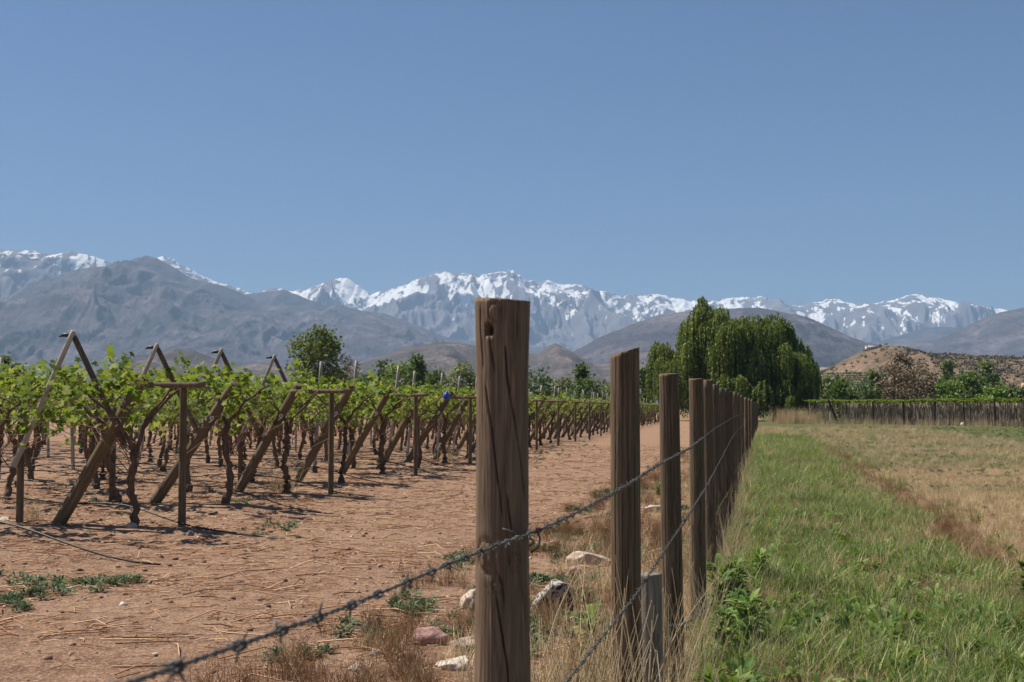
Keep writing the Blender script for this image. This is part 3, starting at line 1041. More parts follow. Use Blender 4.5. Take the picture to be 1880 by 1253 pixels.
def cane_mesh(seed):
    r = np.random.default_rng(seed)
    mb = MB()
    for _ in range(13):
        a = np.array([r.normal(0, .1), r.normal(0, .1), r.uniform(.7, 1.2)])
        b = a + np.array([r.normal(0, .5), r.normal(0, .4), r.uniform(.2, .9)])
        c = (a + b) / 2 + r.normal(0, .08, 3)
        tube(mb, [a, c, b], [.008, .006, .004], 4)
    return mb


trunks = [vine_trunk(900 + a).mesh('trunk', MAT['bark'], True) for a in range(9)]
leaves = [vine_leaves(0, random.choice([340, 430, 500]), LV, LT, .105, .42).mesh('foliage', MAT['vine']) for a in range(8)]
canes = [cane_mesh(a).mesh('canes', MAT['cane'], True) for a in range(5)]
spots = []
for k in range(NROW):
    for j in range(15):
        t = 0.85 + 1.9 * j + random.uniform(-.2, .2)
        if j == 0:
            t = 0.8 + random.uniform(-.1, .1)
        x, y = row_pt(k, t)
        px = CX + F * x / y
        if px < -90:
            continue
        # front vines and near ones show most
        spots.append((y * (1 + .18 * j), k, j, x, y))
spots.sort()
rz_row = math.atan2(RD[1], RD[0])
ROWWORD = lambda k: ordn[k] if k < 12 else None
for c, (key, k, j, x, y) in enumerate(spots[:200]):
    if j == 0 and k < 12:
        lab = 'gnarled grapevine at the path end of the %s row from the left' % ordn[k]
    elif k < 12 and j < 12:
        lab = '%s grapevine from the path in the %s row from the left' % (ordn[j], ordn[k])
    else:
        lab = 'leafy grapevine in the shade deeper inside the vineyard rows or at its crowded far end'
    o = thing('grapevine', lab, 'grapevine', (x, y, g1(x, y)), rz_row + (math.pi if j and k and random.random() < .5 else 0), 'grapevines of the left vineyard')
    obj('trunk', trunks[(c * 5 + k) % 9], o, None, random.uniform(-.5, .5))
    obj('foliage', leaves[(c * 3 + j) % 8], o, (0 if j else .6, .42 if k == 0 else 0, random.uniform(-.05, .05)))
    if j < 4 and k < 10:
        obj('canes', canes[(c + k) % 5], o)
# everything beyond those, too far to pick apart
ft = [vine_trunk(1500 + a, True) for a in range(5)]
fl = [vine_leaves(0, 130, QV, QT, .2, .3) for a in range(4)]


def merge_into(dst, src, M_, off):
    for kind in ('q', 't'):
        pass
    v = np.concatenate(src.v) @ M_.T + off
    q = np.concatenate(src.q) if src.q else None
    t = np.concatenate(src.t) if src.t else None
    dst.add(v, q, t, np.concatenate(src.r))


def rotz(a):
    return np.array([[math.cos(a), -math.sin(a), 0], [math.sin(a), math.cos(a), 0], [0, 0, 1]])


mt, ml = MB(), MB()
for (key, k, j, x, y) in spots[200:]:
    R_ = rotz(rz_row + random.choice([0, math.pi]))
    off = np.array([x, y, g1(x, y)])
    merge_into(mt, random.choice(ft), R_, off)
    merge_into(ml, random.choice(fl), R_, off)
o = obj('far_vines', mt.mesh('far_vines', MAT['bark'], True), kind='stuff')
tag(o, 'dense mass of vine trunks at the back of the left vineyard', 'grapevines')
fo = obj('far_vine_leaves', ml.mesh('far_vine_leaves', MAT['vine']), kind='stuff')
tag(fo, 'green vine roof at the back of the left vineyard', 'vine leaves')

# drip hoses along the rows
for k in range(-1, 9):
    t0 = -1.1 + random.uniform(-.4, .5)
    tt = np.linspace(t0, 26, 90)
    pts = []
    for t in tt:
        p = row_pt(k, t) + ED * (0.12 * math.sin(t * 1.3 + k) + .10)
        lift = 0.30 * sstep(t0 + .4, t0 + 2.2, t) + .03 * math.sin(t * 3 + k) * sstep(t0 + 1, t0 + 3, t)
        pts.append((p[0], p[1] - 0.3 * (1 - sstep(t0, t0 + 2.5, t)), g1(*p) * (1 if t > 0 else 1) + .015 + lift))
    mb = MB()
    tube(mb, pts, .0115, 6)
    o = obj('irrigation_hose', mb.mesh('irrigation_hose', MAT['hose'], True))
    tag(o, ('black drip hose with its bent end lying nearest the camera at lower left' if k < 0 else 'black drip hose running out of the %s vine row from the left' % ordn[k]), 'hose', 'drip hoses of the vine rows')

# blue tag hung in the vines
p = at(820, 727, 36.0)
mb = MB()
th_ = np.linspace(0, 2 * math.pi, 10, endpoint=False)
for (dz, r_) in ((-.11, .02), (-.07, .075), (0, .085), (.06, .06), (.10, .02)):
    pass
prof_ = [(-.12, .03), (-.08, .085), (0, .095), (.06, .07), (.11, .025), (.15, .012)]
tube(mb, [(0, 0, z) for z, _ in prof_], [r for _, r in prof_], 9, True, rough=.35)
o = obj('blue_bag', mb.mesh('blue_bag', plain('blue_plastic', (0.02, 0.05, 0.45), .4, .5, .2)), None, tuple(p))
tag(o, 'small bright blue plastic bag hanging at the edge of the vine roof', 'plastic bag')

# ------------------------------------------------------------------ vineyard on the right, seen across the field
W0, W1 = np.array([34.3, 148.0]), np.array([49.5, 116.0])
WD = (W1 - W0) / np.linalg.norm(W1 - W0)
WN = np.array([-WD[1], WD[0]])
if WN[1] < 0:
    WN = -WN
WL = np.linalg.norm(W1 - W0)
MAT['dry_trunk'] = wood('sunlit_vine_wood', (0.22, 0.165, 0.125), (0.60, 0.49, 0.39), None, 8)  # pale grained wood of the right vineyard's trunks and stakes
MAT['dark_post'] = wood('dark_tarred_post', (0.03, 0.024, 0.02), (0.09, 0.07, 0.055), None, 8)


def stake_bunch(seed, n):
    r = np.random.default_rng(seed)
    mb = MB()
    for a in range(n):
        x, y = r.uniform(-.3, .3), r.uniform(-.2, .2)
        z = np.linspace(-.05, 2.35 * r.uniform(.93, 1.03) / 1.17, 5)
        w2 = np.cumsum(r.normal(0, .022, (5, 2)), 0)
        tube(mb, np.column_stack([x + w2[:, 0], y + w2[:, 1], z]), np.linspace(.042, .024, 5) * r.uniform(.7, 1.3), 5, True, rough=.3)
    return mb


low_bunch = [stake_bunch(2000 + a, 3) for a in range(6)]
low_trunks = [x.mesh('trunk', MAT['dry_trunk'], True) for x in low_bunch]
low_leaf = [vine_leaves(0, 150, QV, QT, .24, .12).mesh('foliage', MAT['vine']) for a in range(4)]
nwall = 100
for c in range(nwall):
    p = W0 + WD * (WL * (c + .5) / nwall + random.uniform(-.1, .1)) + WN * random.uniform(-.1, .3)
    o = thing('grapevine', 'thin upright grapevine in the long trellis wall across the dry field', 'grapevine', (p[0], p[1], 0), random.uniform(-.4, .4), 'grapevines of the right vineyard')
    o.scale = (.75, .75, random.uniform(1.12, 1.22))
    obj('trunk', low_trunks[c % 6], o)
    lf = obj('foliage', low_leaf[c % 4], o, (0, 0, 1.70))
    lf.scale = (1, 1, .24)
mt, ml = MB(), MB()
for rr_ in range(1, 7):
    for c in range(80):
        p = W0 + WD * (WL * rng.random()) + WN * (rr_ * 1.6 + rng.random())
        S_ = np.diag([.55, .55, 1.18]) @ rotz(rng.random() * 6)
        merge_into(mt, random.choice(low_bunch), np.diag([1, 1, 1.17]) @ rotz(rng.random() * 6), np.array([p[0], p[1], 0]))
        if c % 2 == 0:
            merge_into(ml, random.choice(fl), np.diag([1, 1, .3]) @ rotz(rng.random() * 6), np.array([p[0], p[1], 1.88]))
o = obj('right_vineyard_trunks', mt.mesh('right_vineyard_trunks', MAT['dry_trunk'], True), kind='stuff')
tag(o, 'thicket of vine trunks and stakes behind the trellis wall on the right', 'grapevines')
o = obj('right_vineyard_leaves', ml.mesh('right_vineyard_leaves', MAT['vine']), kind='stuff')
tag(o, 'low green vine roof behind the trellis wall on the right', 'vine leaves')
wallpost = post_mesh('post', 2.72, [(-.3, .10), (0, .10), (2.72, .09)], MAT['dark_post'], 12, 10, 700, 3)
for n_, px in enumerate([1608, 1664, 1721, 1776.5, 1832, 1887]):
    u = (px - CX) / F
    f = (u * W0[1] - W0[0]) / (WD[0] - u * WD[1])
    p = W0 + WD * f - WN * .5
    o = obj('trellis_post', wallpost, None, (p[0], p[1], 0), random.uniform(0, 6))
    o.rotation_euler = (0, random.uniform(-.03, .03), 0)
    tag(o, 'dark upright post of the trellis wall across the field, %s from the willow' % ordn[n_], 'trellis post', 'dark posts of the right trellis wall')
p = W0 + WD * 6.2 - WN * .9
o = thing('anchor_post', 'dark timber leaning left at the willow end of the right trellis wall', 'trellis post', (p[0], p[1], 0))
strut('timber', (0, 0, 0), (-1.15, 0, 2.75), .15, .13, MAT['dark_post'], o, 12, 3, 710)
o2 = thing('anchor_post', 'thin pale timber leaning left beside the dark leaning one', 'trellis post', (p[0] - 1.0, p[1] + .3, 0))
strut('timber', (0, 0, 0), (-1.3, 0, 2.5), .07, .06, MAT['pale'], o2, 10, 3, 711)
# small pale litter by that wall
u = (1782 - CX) / F
f = (u * W0[1] - W0[0]) / (WD[0] - u * WD[1])
p = W0 + WD * f - WN * 1.2
mb = MB()
tube(mb, [(0, 0, z) for z in (0, .05, .2, .32, .36)], [.12, .17, .18, .12, .03], 9, True, rough=.3)
o = obj('white_sack', mb.mesh('white_sack', MAT['paint']), None, (p[0], p[1], 0))
tag(o, 'small white sack on the grass below the right trellis wall', 'sack')


# ------------------------------------------------------------------ trees
def limb_tree(mb, h, r, n=6, spread=.35, up=.75, seed=0):
    rr = np.random.default_rng(seed)
    z = np.linspace(-.3, h * .6, 9)
    tr = np.column_stack([np.cumsum(rr.normal(0, r * .25, (9, 2)), 0), z])
    tube(mb, tr, np.linspace(r * 1.15, r * .5, 9), 9, True, rough=.2)
    for a in range(n):
        i = rr.integers(3, 9)
        f = np.linspace(0, 1, 6)
        ang_ = rr.uniform(0, 2 * math.pi)
        L = h * spread * rr.uniform(.6, 1.1)
        e = np.array([math.cos(ang_) * L, math.sin(ang_) * L, h * up * rr.uniform(.25, .5)])
        pts = tr[i] + f[:, None] * e + rr.normal(0, .04 * h, (6, 3)) * f[:, None] * .5
        tube(mb, pts, np.linspace(r * .45, r * .08, 6), 6, True)


def crown(mb, h, w_, n, leaf, shape='round', seed=0, gap=.5):
    """leaf faces grouped in clumps through the crown's volume"""
    r = np.random.default_rng(seed)
    nc = int(n / 28)
    if shape == 'poplar':
        z = r.uniform(.10, 1, nc)
        rad = np.interp(z, [.1, .35, .7, 1], [.7, 1, .75, .1]) * w_ / 2
    elif shape == 'bush':
        z = r.uniform(.03, .95, nc)
        rad = np.sqrt(np.maximum(1 - ((z - .35) / .65) ** 2, .02)) * w_ / 2
    else:
        z = r.uniform(.22, 1, nc)
        rad = np.sqrt(np.maximum(1 - ((z - .58) / .42) ** 2, .03)) * w_ / 2
    rho = r.uniform(.25, 1, nc) ** .5
    a = r.uniform(0, 2 * math.pi, nc)
    lump = .8 + .4 * vn(np.cos(a) * 1.7 + seed, z * 5 + np.sin(a) * 1.7, seed)
    c = np.stack([np.cos(a) * rad * rho * lump, np.sin(a) * rad * rho * lump, z * h * (.93 + .1 * lump / 1.2)], 1)
    pick = r.integers(0, nc, n)
    cs = w_ * .055 + leaf * .8
    pos = c[pick] + r.normal(0, cs, (n, 3)) * np.array([1, 1, .75])
    pos[:, 2] = np.maximum(pos[:, 2], .1)
    sh = r.random(nc)
    scatter(mb, QV, QT, pos, rand_rot(n, 1.3), leaf * r.uniform(.6, 1.35, n), np.clip(sh[pick] * .6 + r.random(n) * .4, 0, 1))


def tstops(a, k=1.0):
    k = k * 2.1
    return [(0, tuple(x * .5 * k for x in a)), (.55, tuple(x * k for x in a)), (1, tuple(x * 1.6 * k for x in a))]


TM = {
    'olive': leafy('tree_leaf_olive', tstops((.050, .065, .022)), .25, .6, .15, .1),
    'dark': leafy('tree_leaf_dark', tstops((.035, .060, .018)), .25, .6, .15, .1),
    'scrub': leafy('hill_scrub_leaf', tstops((.062, .054, .034)), .1, .7, .1, .1),
    'bright': leafy('tree_leaf_bright', tstops((.066, .098, .024)), .25, .55, .25, .1),
    'mid': leafy('tree_leaf_mid', tstops((.05, .072, .024)), .2, .6, .2, .1),
    'grey': leafy('tree_leaf_greygreen', tstops((.085, .095, .05)), .25, .7, .15, .1),
    'bare': leafy('tree_twig_brown', tstops((.10, .078, .050)), .05, .8, .1, .1),
}


def tree(label, px, top, width, d, shape, mat, seed, n=2600, base_z=0.0, leaf=None):
    x = (px - CX) / F * d
    h = z_at(top, d) - base_z
    w_ = width / F * d
    t = thing('tree' if shape != 'bush' else 'bush', label, 'tree' if shape != 'bush' else 'bush', (x, d, base_z), random.uniform(0, 6), 'trees beyond the vineyards')
    mb = MB()
    limb_tree(mb, h, max(.10, h * .022), 7 if shape != 'poplar' else 4, .3 if shape != 'poplar' else .1, seed=seed)
    obj('trunk', mb.mesh('trunk', MAT['treebark'], True), t)
    mb = MB()
    crown(mb, h, w_, n, leaf or d * .0020, shape, seed)
    obj('crown', mb.mesh('crown', TM[mat]), t)
    return t


tree('large round dark olive tree rising above the left vineyard', 582, 612, 102, 140, 'round', 'olive', 1, 5000)
tree('leafless brownish tree right beside the large olive tree', 633, 654, 62, 146, 'round', 'bare', 2, 1500, leaf=.16)
tree('small slim tree between the olive tree and the poplar', 702, 668, 20, 220, 'poplar', 'mid', 3, 900)
tree('wide bright green bush left of the short poplar', 730, 672, 74, 215, 'bush', 'bright', 4, 2200)
tree('short dense poplar behind the vineyard left of the nearest post', 764, 659, 40, 205, 'poplar', 'dark', 5, 2200)
tree('low dark bush right of the short poplar', 803, 684, 52, 230, 'bush', 'dark', 6, 1500)
tree('feathery dark tree just left of the nearest post', 850, 676, 56, 225, 'round', 'grey', 7, 1700)
tree('low dark bush far behind the bare tree', 668, 688, 60, 235, 'bush', 'dark', 15, 1300)
tree('rounded green tree just right of the nearest post', 985, 686, 80, 220, 'bush', 'mid', 8, 2200)
tree('low grey green bush left of the small conical tree', 1032, 700, 56, 235, 'bush', 'grey', 9, 1300)
tree('small dark conical tree between the first two fence posts', 1068, 673, 32, 225, 'poplar', 'dark', 10, 1500)
tree('dark bush around the foot of the small conical tree', 1074, 696, 66, 222, 'bush', 'dark', 11, 1300)
tree('low bush just left of the second fence post', 1110, 706, 50, 230, 'bush', 'grey', 17, 900)
tree('slim dark tree just left of the willow', 1182, 678, 22, 215, 'poplar', 'dark', 12, 1200)
tree('dark tree at the left edge of the picture', 8, 661, 26, 210, 'poplar', 'dark', 13, 1400)
tree('second dark tree near the left edge of the picture', 30, 672, 26, 215, 'round', 'dark', 14, 1100)
tree('low bush near the left edge behind the vines', 62, 690, 60, 220, 'bush', 'dark', 16, 1100)
tree('tall leafless brown tree right of the willow', 1640, 670, 62, 185, 'round', 'bare', 20, 3000, leaf=.22)
tree('tallest of the brown trees before the hill', 1655, 653, 44, 188, 'round', 'bare', 21, 2600, leaf=.22)
tree('rounded brown tree right of the tallest brown one', 1687, 678, 66, 182, 'round', 'bare', 22, 2800, leaf=.22)
tree('dark narrow tree at the left foot of the brown trees', 1606, 683, 22, 190, 'poplar', 'dark', 23, 900)
tree('grey green tree right beside the willow', 1518, 690, 52, 195, 'round', 'grey', 24, 1700)
tree('dark green tree second right of the willow', 1547, 704, 48, 190, 'round', 'dark', 25, 1500)
tree('small grey bush below the terraced rows', 1577, 708, 36, 195, 'bush', 'grey', 26, 900)
tree('small green bush at the foot of the brown trees', 1600, 712, 44, 180, 'bush', 'mid', 27, 1100)
tree('low brownish scrub between the brown and the green trees', 1708, 708, 52, 190, 'bush', 'bare', 28, 1200)
tree('upright grey green poplar before the dry hillside', 1741, 667, 28, 205, 'poplar', 'grey', 29, 1500)
tree('bright green tree at the foot of the upright poplar', 1737, 706, 46, 180, 'round', 'bright', 30, 1700)
tree('dark rounded tree right of the bright green one', 1771, 692, 58, 185, 'round', 'dark', 31, 2000)
tree('taller grey green tree left of the picture edge', 1812, 668, 36, 205, 'poplar', 'grey', 32, 1500)
tree('dense tree at the foot of the taller grey green one', 1812, 692, 52, 195, 'round', 'mid', 33, 1700)
tree('bright bush near the right edge before the hillside', 1827, 713, 56, 178, 'bush', 'bright', 34, 1700)
tree('green bush at the right edge of the picture', 1872, 714, 58, 178, 'bush', 'mid', 35, 1700)


# willows
def willow(label, px, d, lobes, seed, trunk_px=None):
    r = np.random.default_rng(seed)
    bx = (px - CX) / F * d
    t = thing('willow_tree', label, 'willow', (bx, d, 0), 0, 'weeping willows at the end of the lane')
    ml = MB()
    LVw = np.array([[-.5, 0, .5], [.5, .1, .5], [.35, 0, -.5], [-.35, -.1, -.5]])
    for (lx, top, rx, bot, dy) in lobes:
        c = at(lx, top, d + dy)
        c[0] -= bx
        c[1] = dy
        zb = max(.25, z_at(bot, d + dy))
        R_ = rx / F * d * r.uniform(1.0, 1.35)
        n = int(15 * R_ * R_ + 22)
        ph = r.uniform(0, 2 * math.pi, n)
        rho = np.sqrt(r.random(n))
        sx, sy = np.cos(ph) * R_ * rho * .85, np.sin(ph) * R_ * rho * .85
        z0 = c[2] - R_ * .75 * rho ** 2.2 + r.normal(0, .12, n)
        ln = np.maximum((z0 - zb) * r.uniform(.35, 1.0, n), .6)
        ln = np.minimum(ln, 7.5)
        P_, RR, RN = [], [], []
        for a in range(n):
            m_ = int(ln[a] / .19) + 2
            f = np.linspace(0, 1, m_)
            sw = .22 * R_ * rho[a]
            x = c[0] + sx[a] + math.cos(ph[a]) * sw * (1 - np.exp(-4 * f)) + r.normal(0, .05, m_)
            y = c[1] + sy[a] + math.sin(ph[a]) * sw * (1 - np.exp(-4 * f)) + r.normal(0, .05, m_)
            P_.append(np.stack([x, y, z0[a] - ln[a] * f], 1))
            RN.append(np.clip(r.normal(.45, .22) + r.normal(0, .12, m_) + .12 * (1 - f), 0, 1))
        P_, RN = np.concatenate(P_), np.concatenate(RN)
        k = len(P_)
        s_ = np.array([.13, .13, .30])
        scatter(ml, LVw * s_, QT, P_, rand_rot(k, .85), r.uniform(.7, 1.35, k), RN)
    obj('crown', ml.mesh('crown', MAT['willow']), t)
    mb = MB()
    h = max(z_at(l[1], d) for l in lobes)
    tube(mb, [(0, 0, -.3), (.1, 0, 1.5), (-.2, 0, 3.5), (.1, 0, h * .55)], [.75, .6, .5, .35], 10, True, rough=.15)
    for (lx, top, rx, bot, dy) in lobes:
        c = at(lx, top, d + dy)
        e = np.array([c[0] - bx, dy, c[2] - .4])
        s0 = np.array([0, 0, min(h * .45, max(1.5, e[2] * .5))])
        mid = (s0 + e) / 2 + np.array([0, 0, .6])
        tube(mb, [s0, mid, e], [.22, .14, .05], 6)
    obj('trunk', mb.mesh('trunk', MAT['treebark'], True), t)
    return t


def fill_lobes(px0, px1, env, n, seed, d):
    r = np.random.default_rng(seed)
    ex, ey = zip(*env)
    out = []
    for a in range(n):
        px = r.uniform(px0, px1)
        et = np.interp(px, ex, ey)
        top = et + (745 - et) * r.random() ** 1.4 * .8 + 6
        out.append((px, top, r.uniform(11, 22), min(768, top + r.uniform(45, 110)), r.uniform(-7, 5)))
    return out


WD_ = 178.0
willow('small weeping willow, the leftmost and lowest of the three', 1216, WD_ + 6,
       [(1207, 628, 12, 735, 0), (1222, 630, 14, 740, -1), (1234, 645, 12, 742, 0), (1200, 642, 10, 738, 1), (1215, 655, 17, 745, -2), (1196, 665, 9, 742, 0), (1238, 670, 12, 745, 1)], 1)
willow('tallest weeping willow with a pointed top at the end of the fence', 1296, WD_ + 2,
       [(1290, 546, 9, 600, 0), (1288, 556, 16, 640, 0), (1281, 566, 18, 660, -1), (1305, 563, 20, 650, 0), (1325, 563, 17, 650, 1), (1262, 586, 15, 690, -1), (1258, 604, 14, 720, 0), (1275, 590, 20, 680, -3), (1300, 590, 22, 680, -4), (1335, 585, 18, 680, -1), (1252, 640, 14, 745, 0), (1268, 625, 18, 740, -4), (1320, 620, 22, 720, -5)]
       + fill_lobes(1226, 1360, [(1226, 665), (1250, 612), (1262, 585), (1290, 554), (1330, 568), (1360, 580)], 46, 5, WD_), 2)
willow('broad weeping willow right of the tallest, curtains reaching the ground', 1425, WD_,
       [(1362, 583, 20, 680, 0), (1385, 579, 22, 670, 1), (1405, 583, 18, 680, 0), (1424, 577, 20, 660, 0), (1440, 588, 17, 690, 1), (1448, 600, 14, 700, 0), (1462, 622, 17, 720, 0), (1478, 636, 15, 750, 1), (1488, 660, 12, 764, 0), (1494, 690, 9, 766, 0), (1482, 680, 16, 766, -3), (1460, 650, 20, 764, -4),
        (1330, 690, 13, 755, -8), (1358, 690, 17, 764, -8), (1400, 700, 16, 768, -8), (1386, 712, 14, 768, -9), (1440, 700, 17, 768, -7), (1452, 728, 10, 769, -9), (1416, 650, 22, 760, -5), (1385, 640, 22, 750, -5)]
       + fill_lobes(1330, 1490, [(1330, 575), (1385, 578), (1425, 577), (1455, 600), (1480, 634), (1495, 680)], 62, 9, WD_), 3)

# ------------------------------------------------------------------ the near hill's details
mb = MB()
pick = rng.integers(0, len(hv), 9000)
c_ = hv[pick]
pxs = CX + F * c_[:, 0] / c_[:, 1]
ok = (c_[:, 2] > 4) & (c_[:, 1] < HILL_D + 20) & (pxs > 1490) & (pxs < 1960)
dens = np.where(pxs > 1660, .9, .16)
dens = dens * (.4 + 1.2 * fbm(c_[:, 0] / 30, c_[:, 1] / 30, 3, 70))
ok &= rng.random(len(c_)) < dens
c_ = c_[ok][:2600]
for p in c_:
    n = 9
    pos = p + rng.normal(0, 1, (n, 3)) * np.array([.7, .7, .4]) + np.array([0, 0, .5])
    scatter(mb, QV, QT, pos, rand_rot(n, 1.3), rng.uniform(.6, 1.4, n))
o = obj('hillside_shrubs', mb.mesh('hillside_shrubs', TM['scrub']), kind='stuff')
tag(o, 'dark scrub dotted over the dry near hillside', 'shrubs')
for n_ in range(9):
    py = 688 + n_ * 4.2
    pts = []
    for px in np.arange(1498, 1640 - n_ * 2, 6):
        p = hill_at(px, py + (px - 1500) * -.012)
        pts.append(p)
    pts = np.array(pts)
    for _ in range(4):
        pts[1:-1] = (pts[:-2] + 2 * pts[1:-1] + pts[2:]) / 4
    mb = MB()
    tt = rng.random(420) * (len(pts) - 1.01)
    i = tt.astype(int)
    pos = pts[i] + (pts[i + 1] - pts[i]) * (tt - i)[:, None] + rng.normal(0, .25, (420, 3)) + np.array([0, 0, .6])
    scatter(mb, QV, QT, pos, rand_rot(420, 1.2), rng.uniform(.7, 1.3, 420))
    o = obj('vine_row', mb.mesh('vine_row', TM['mid']))
    tag(o, 'planted green terrace row on the left flank of the near hill', 'vine row', 'terraced rows on the near hill')
# low white building on the summit
p = hill_at(1599, 641)
b_ = thing('hilltop_building', 'low white building on the top of the near hill', 'building', (p[0], p[1] - 3, p[2] - 1.2))
mb = MB()
box(mb, (0, 0, 1.6), (8.4, 4, 3.2))
obj('wall', mb.mesh('wall', plain('whitewash', (.62, .60, .56), .8, .2, .1, .4)), b_)
mb = MB()
box(mb, (0, 0, 3.35), (9.0, 4.6, .28))
obj('roof', mb.mesh('roof', plain('grey_roof', (.38, .36, .33), .8, .2, .15, .4)), b_)
for n_ in range(6):
    mb = MB()
    box(mb, (-3.4 + n_ * 1.36, -2.02, 1.7), (.75, .12, 1.3))
    obj('window', mb.mesh('window', plain('dark_window', (.16, .15, .14), .3, .5, .1)), b_)
p = hill_at(1517, 679)
w_ = thing('retaining_wall', 'pale stone retaining wall at the left shoulder of the near hill', 'wall', (p[0], p[1] - 2, p[2] - 2.0), .1)
mb = MB()
box(mb, (0, 0, 1.6), (9.5, 1.0, 4.0))
obj('wall', mb.mesh('wall', plain('pale_stone', (.42, .34, .26), .9, .1, .25, .8)), w_)
mb = MB()
box(mb, (0, 0, 3.72), (9.8, 1.3, .25))
obj('coping', mb.mesh('coping', plain('pale_coping', (.5, .43, .35), .9, .1, .2, .8)), w_)
# house at the right edge
p = at(1902, 724, 330)
hz0 = p[2] - 2.6
hs = thing('house', 'small pale house with a tiled gable roof at the right edge', 'house', (p[0], p[1], hz0), -.3)
mb = MB()
box(mb, (0, 0, 1.3), (6, 5, 5.2))
obj('wall', mb.mesh('wall', plain('cream_render', (.55, .45, .36), .9, .1, .1, .5)), hs)
mb = MB()
v = [(-3.4, -2.9, 3.9), (3.4, -2.9, 3.9), (3.4, 2.9, 3.9), (-3.4, 2.9, 3.9), (-3.4, 0, 5.6), (3.4, 0, 5.6)]
mb.add(v, [[0, 1, 5, 4], [2, 3, 4, 5], [3, 2, 1, 0]], [[0, 4, 3], [1, 2, 5]])
obj('roof', mb.mesh('roof', plain('clay_tile', (.45, .28, .19), .9, .1, .25, .8)), hs)
mb = MB()
box(mb, (-1, -2.55, 2), (1, .12, 1.3))
obj('window', mb.mesh('window', plain('dark_pane', (.08, .08, .09), .3, .5, .1)), hs)


# ------------------------------------------------------------------ rocks
def rock_mesh(sx, sy, sz, seed, mat, sub=4):
    import bmesh
    bm = bmesh.new()
    bmesh.ops.create_icosphere(bm, subdivisions=sub, radius=1)
    v = np.array([x.co for x in bm.verts])
    f = np.array([[y.index for y in x.verts] for x in bm.faces])
    bm.free()
    r = np.random.default_rng(seed)
    for _ in range(13):                                  # broken faces
        d = r.normal(0, 1, 3)
        d /= np.linalg.norm(d)
        k = v @ d
        c = r.uniform(.42, .78)
        v = v - np.maximum(k - c, 0)[:, None] * d * .85
    n = fbm(v[:, 0] * 2.2 + seed, v[:, 1] * 2.2 + v[:, 2] * 1.7, 4, seed) - .5
    v = v * (1 + .45 * n)[:, None]
    v[:, 2] = np.where(v[:, 2] < -.35, -.35 + (v[:, 2] + .35) * .3, v[:, 2]) + .33
    v = v * np.array([sx, sy, sz])
    return mesh_np('rock', v, [f], mat, None, True)


def rock_material(name, a, b, spot=None, thr=.55):
    m = M(name, .9, .15)
    co = m.coord('Object')
    n = m.noise(co, 14, 6, .65)
    c = m.ramp(n, [(.3, a), (.7, b)])
    if spot:
        c = m.mix(m.val(m.noise(co, 22, 5, .7, .4), thr, thr + .06), c, spot)
    m.color(c)
    m.bump(n, .8, .02)
    return m.m


RM = {
    'lichen': rock_material('lichen_rock', (.30, .27, .23), (.52, .48, .43), (.03, .028, .025), .47),
    'white': rock_material('white_rock', (.42, .36, .29), (.64, .57, .48), (.26, .19, .13), .58),
    'pink': rock_material('pink_rock', (.30, .16, .14), (.47, .29, .26)),
    'grey': rock_material('grey_rock', (.15, .14, .135), (.27, .25, .24)),
    'cream': rock_material('cream_rock', (.36, .27, .20), (.60, .49, .39), (.07, .05, .04), .62),
    'brown': rock_material('brown_rock', (.24, .14, .10), (.40, .26, .20)),
    'slab': rock_material('slab_rock', (.33, .24, .19), (.52, .42, .36), (.10, .08, .07), .62),
}
for (px, py, wpx, hr, kind, lab) in [
        (1006, 1132, 100, .85, 'lichen', 'boulder speckled with black and white lichen behind the nearest post'),
        (842, 1232, 76, .42, 'white', 'smooth white stone lying left of the nearest post'),
        (796, 1188, 92, .50, 'pink', 'pink rounded stone among dry weeds left of the nearest post'),
        (852, 1192, 70, .35, 'slab', 'flat pale stone between the pink stone and the nearest post'),
        (686, 1160, 48, .70, 'grey', 'grey angular stone alone on the dirt'),
        (752, 1222, 40, .55, 'brown', 'small brownish stone left of the white stone'),
        (692, 1210, 34, .45, 'grey', 'small grey stone below the grey angular one'),
        (655, 1234, 36, .4, 'white', 'small pale stone near the bottom edge of the dirt lane'),
        (868, 1118, 52, .9, 'cream', 'pitted cream coloured rock half hidden by the nearest post'),
        (1082, 1040, 104, .32, 'slab', 'broad flat slab between the first two fence posts'),
        (1196, 944, 44, .55, 'slab', 'pale stone between the second and third fence posts'),
        (1052, 1062, 44, .5, 'pink', 'small pinkish stone at the corner of the flat slab'),
        (246, 978, 26, .55, 'slab', 'pale stone beside the first vine trunk'),
        (352, 985, 18, .6, 'grey', 'little stone at the foot of the first upright end post'),
        (18, 966, 26, .5, 'white', 'pale stone near the left edge of the dirt'),
        (176, 932, 22, .5, 'slab', 'pale stone in the shade of the first vine row')]:
    x, y = on_ground(px, py)
    W_ = wpx / F * y / 2
    y += W_ * .8
    x = (px - CX) / F * y
    o = obj('rock', rock_mesh(W_ * 1.08, W_ * .9, W_ * hr * 1.5, hash((px, py)) % 1000, RM[kind]), None, (x, y, g1(x, y) - .01 - W_ * hr * .22), random.uniform(-.3, .3))
    tag(o, lab, 'stone')


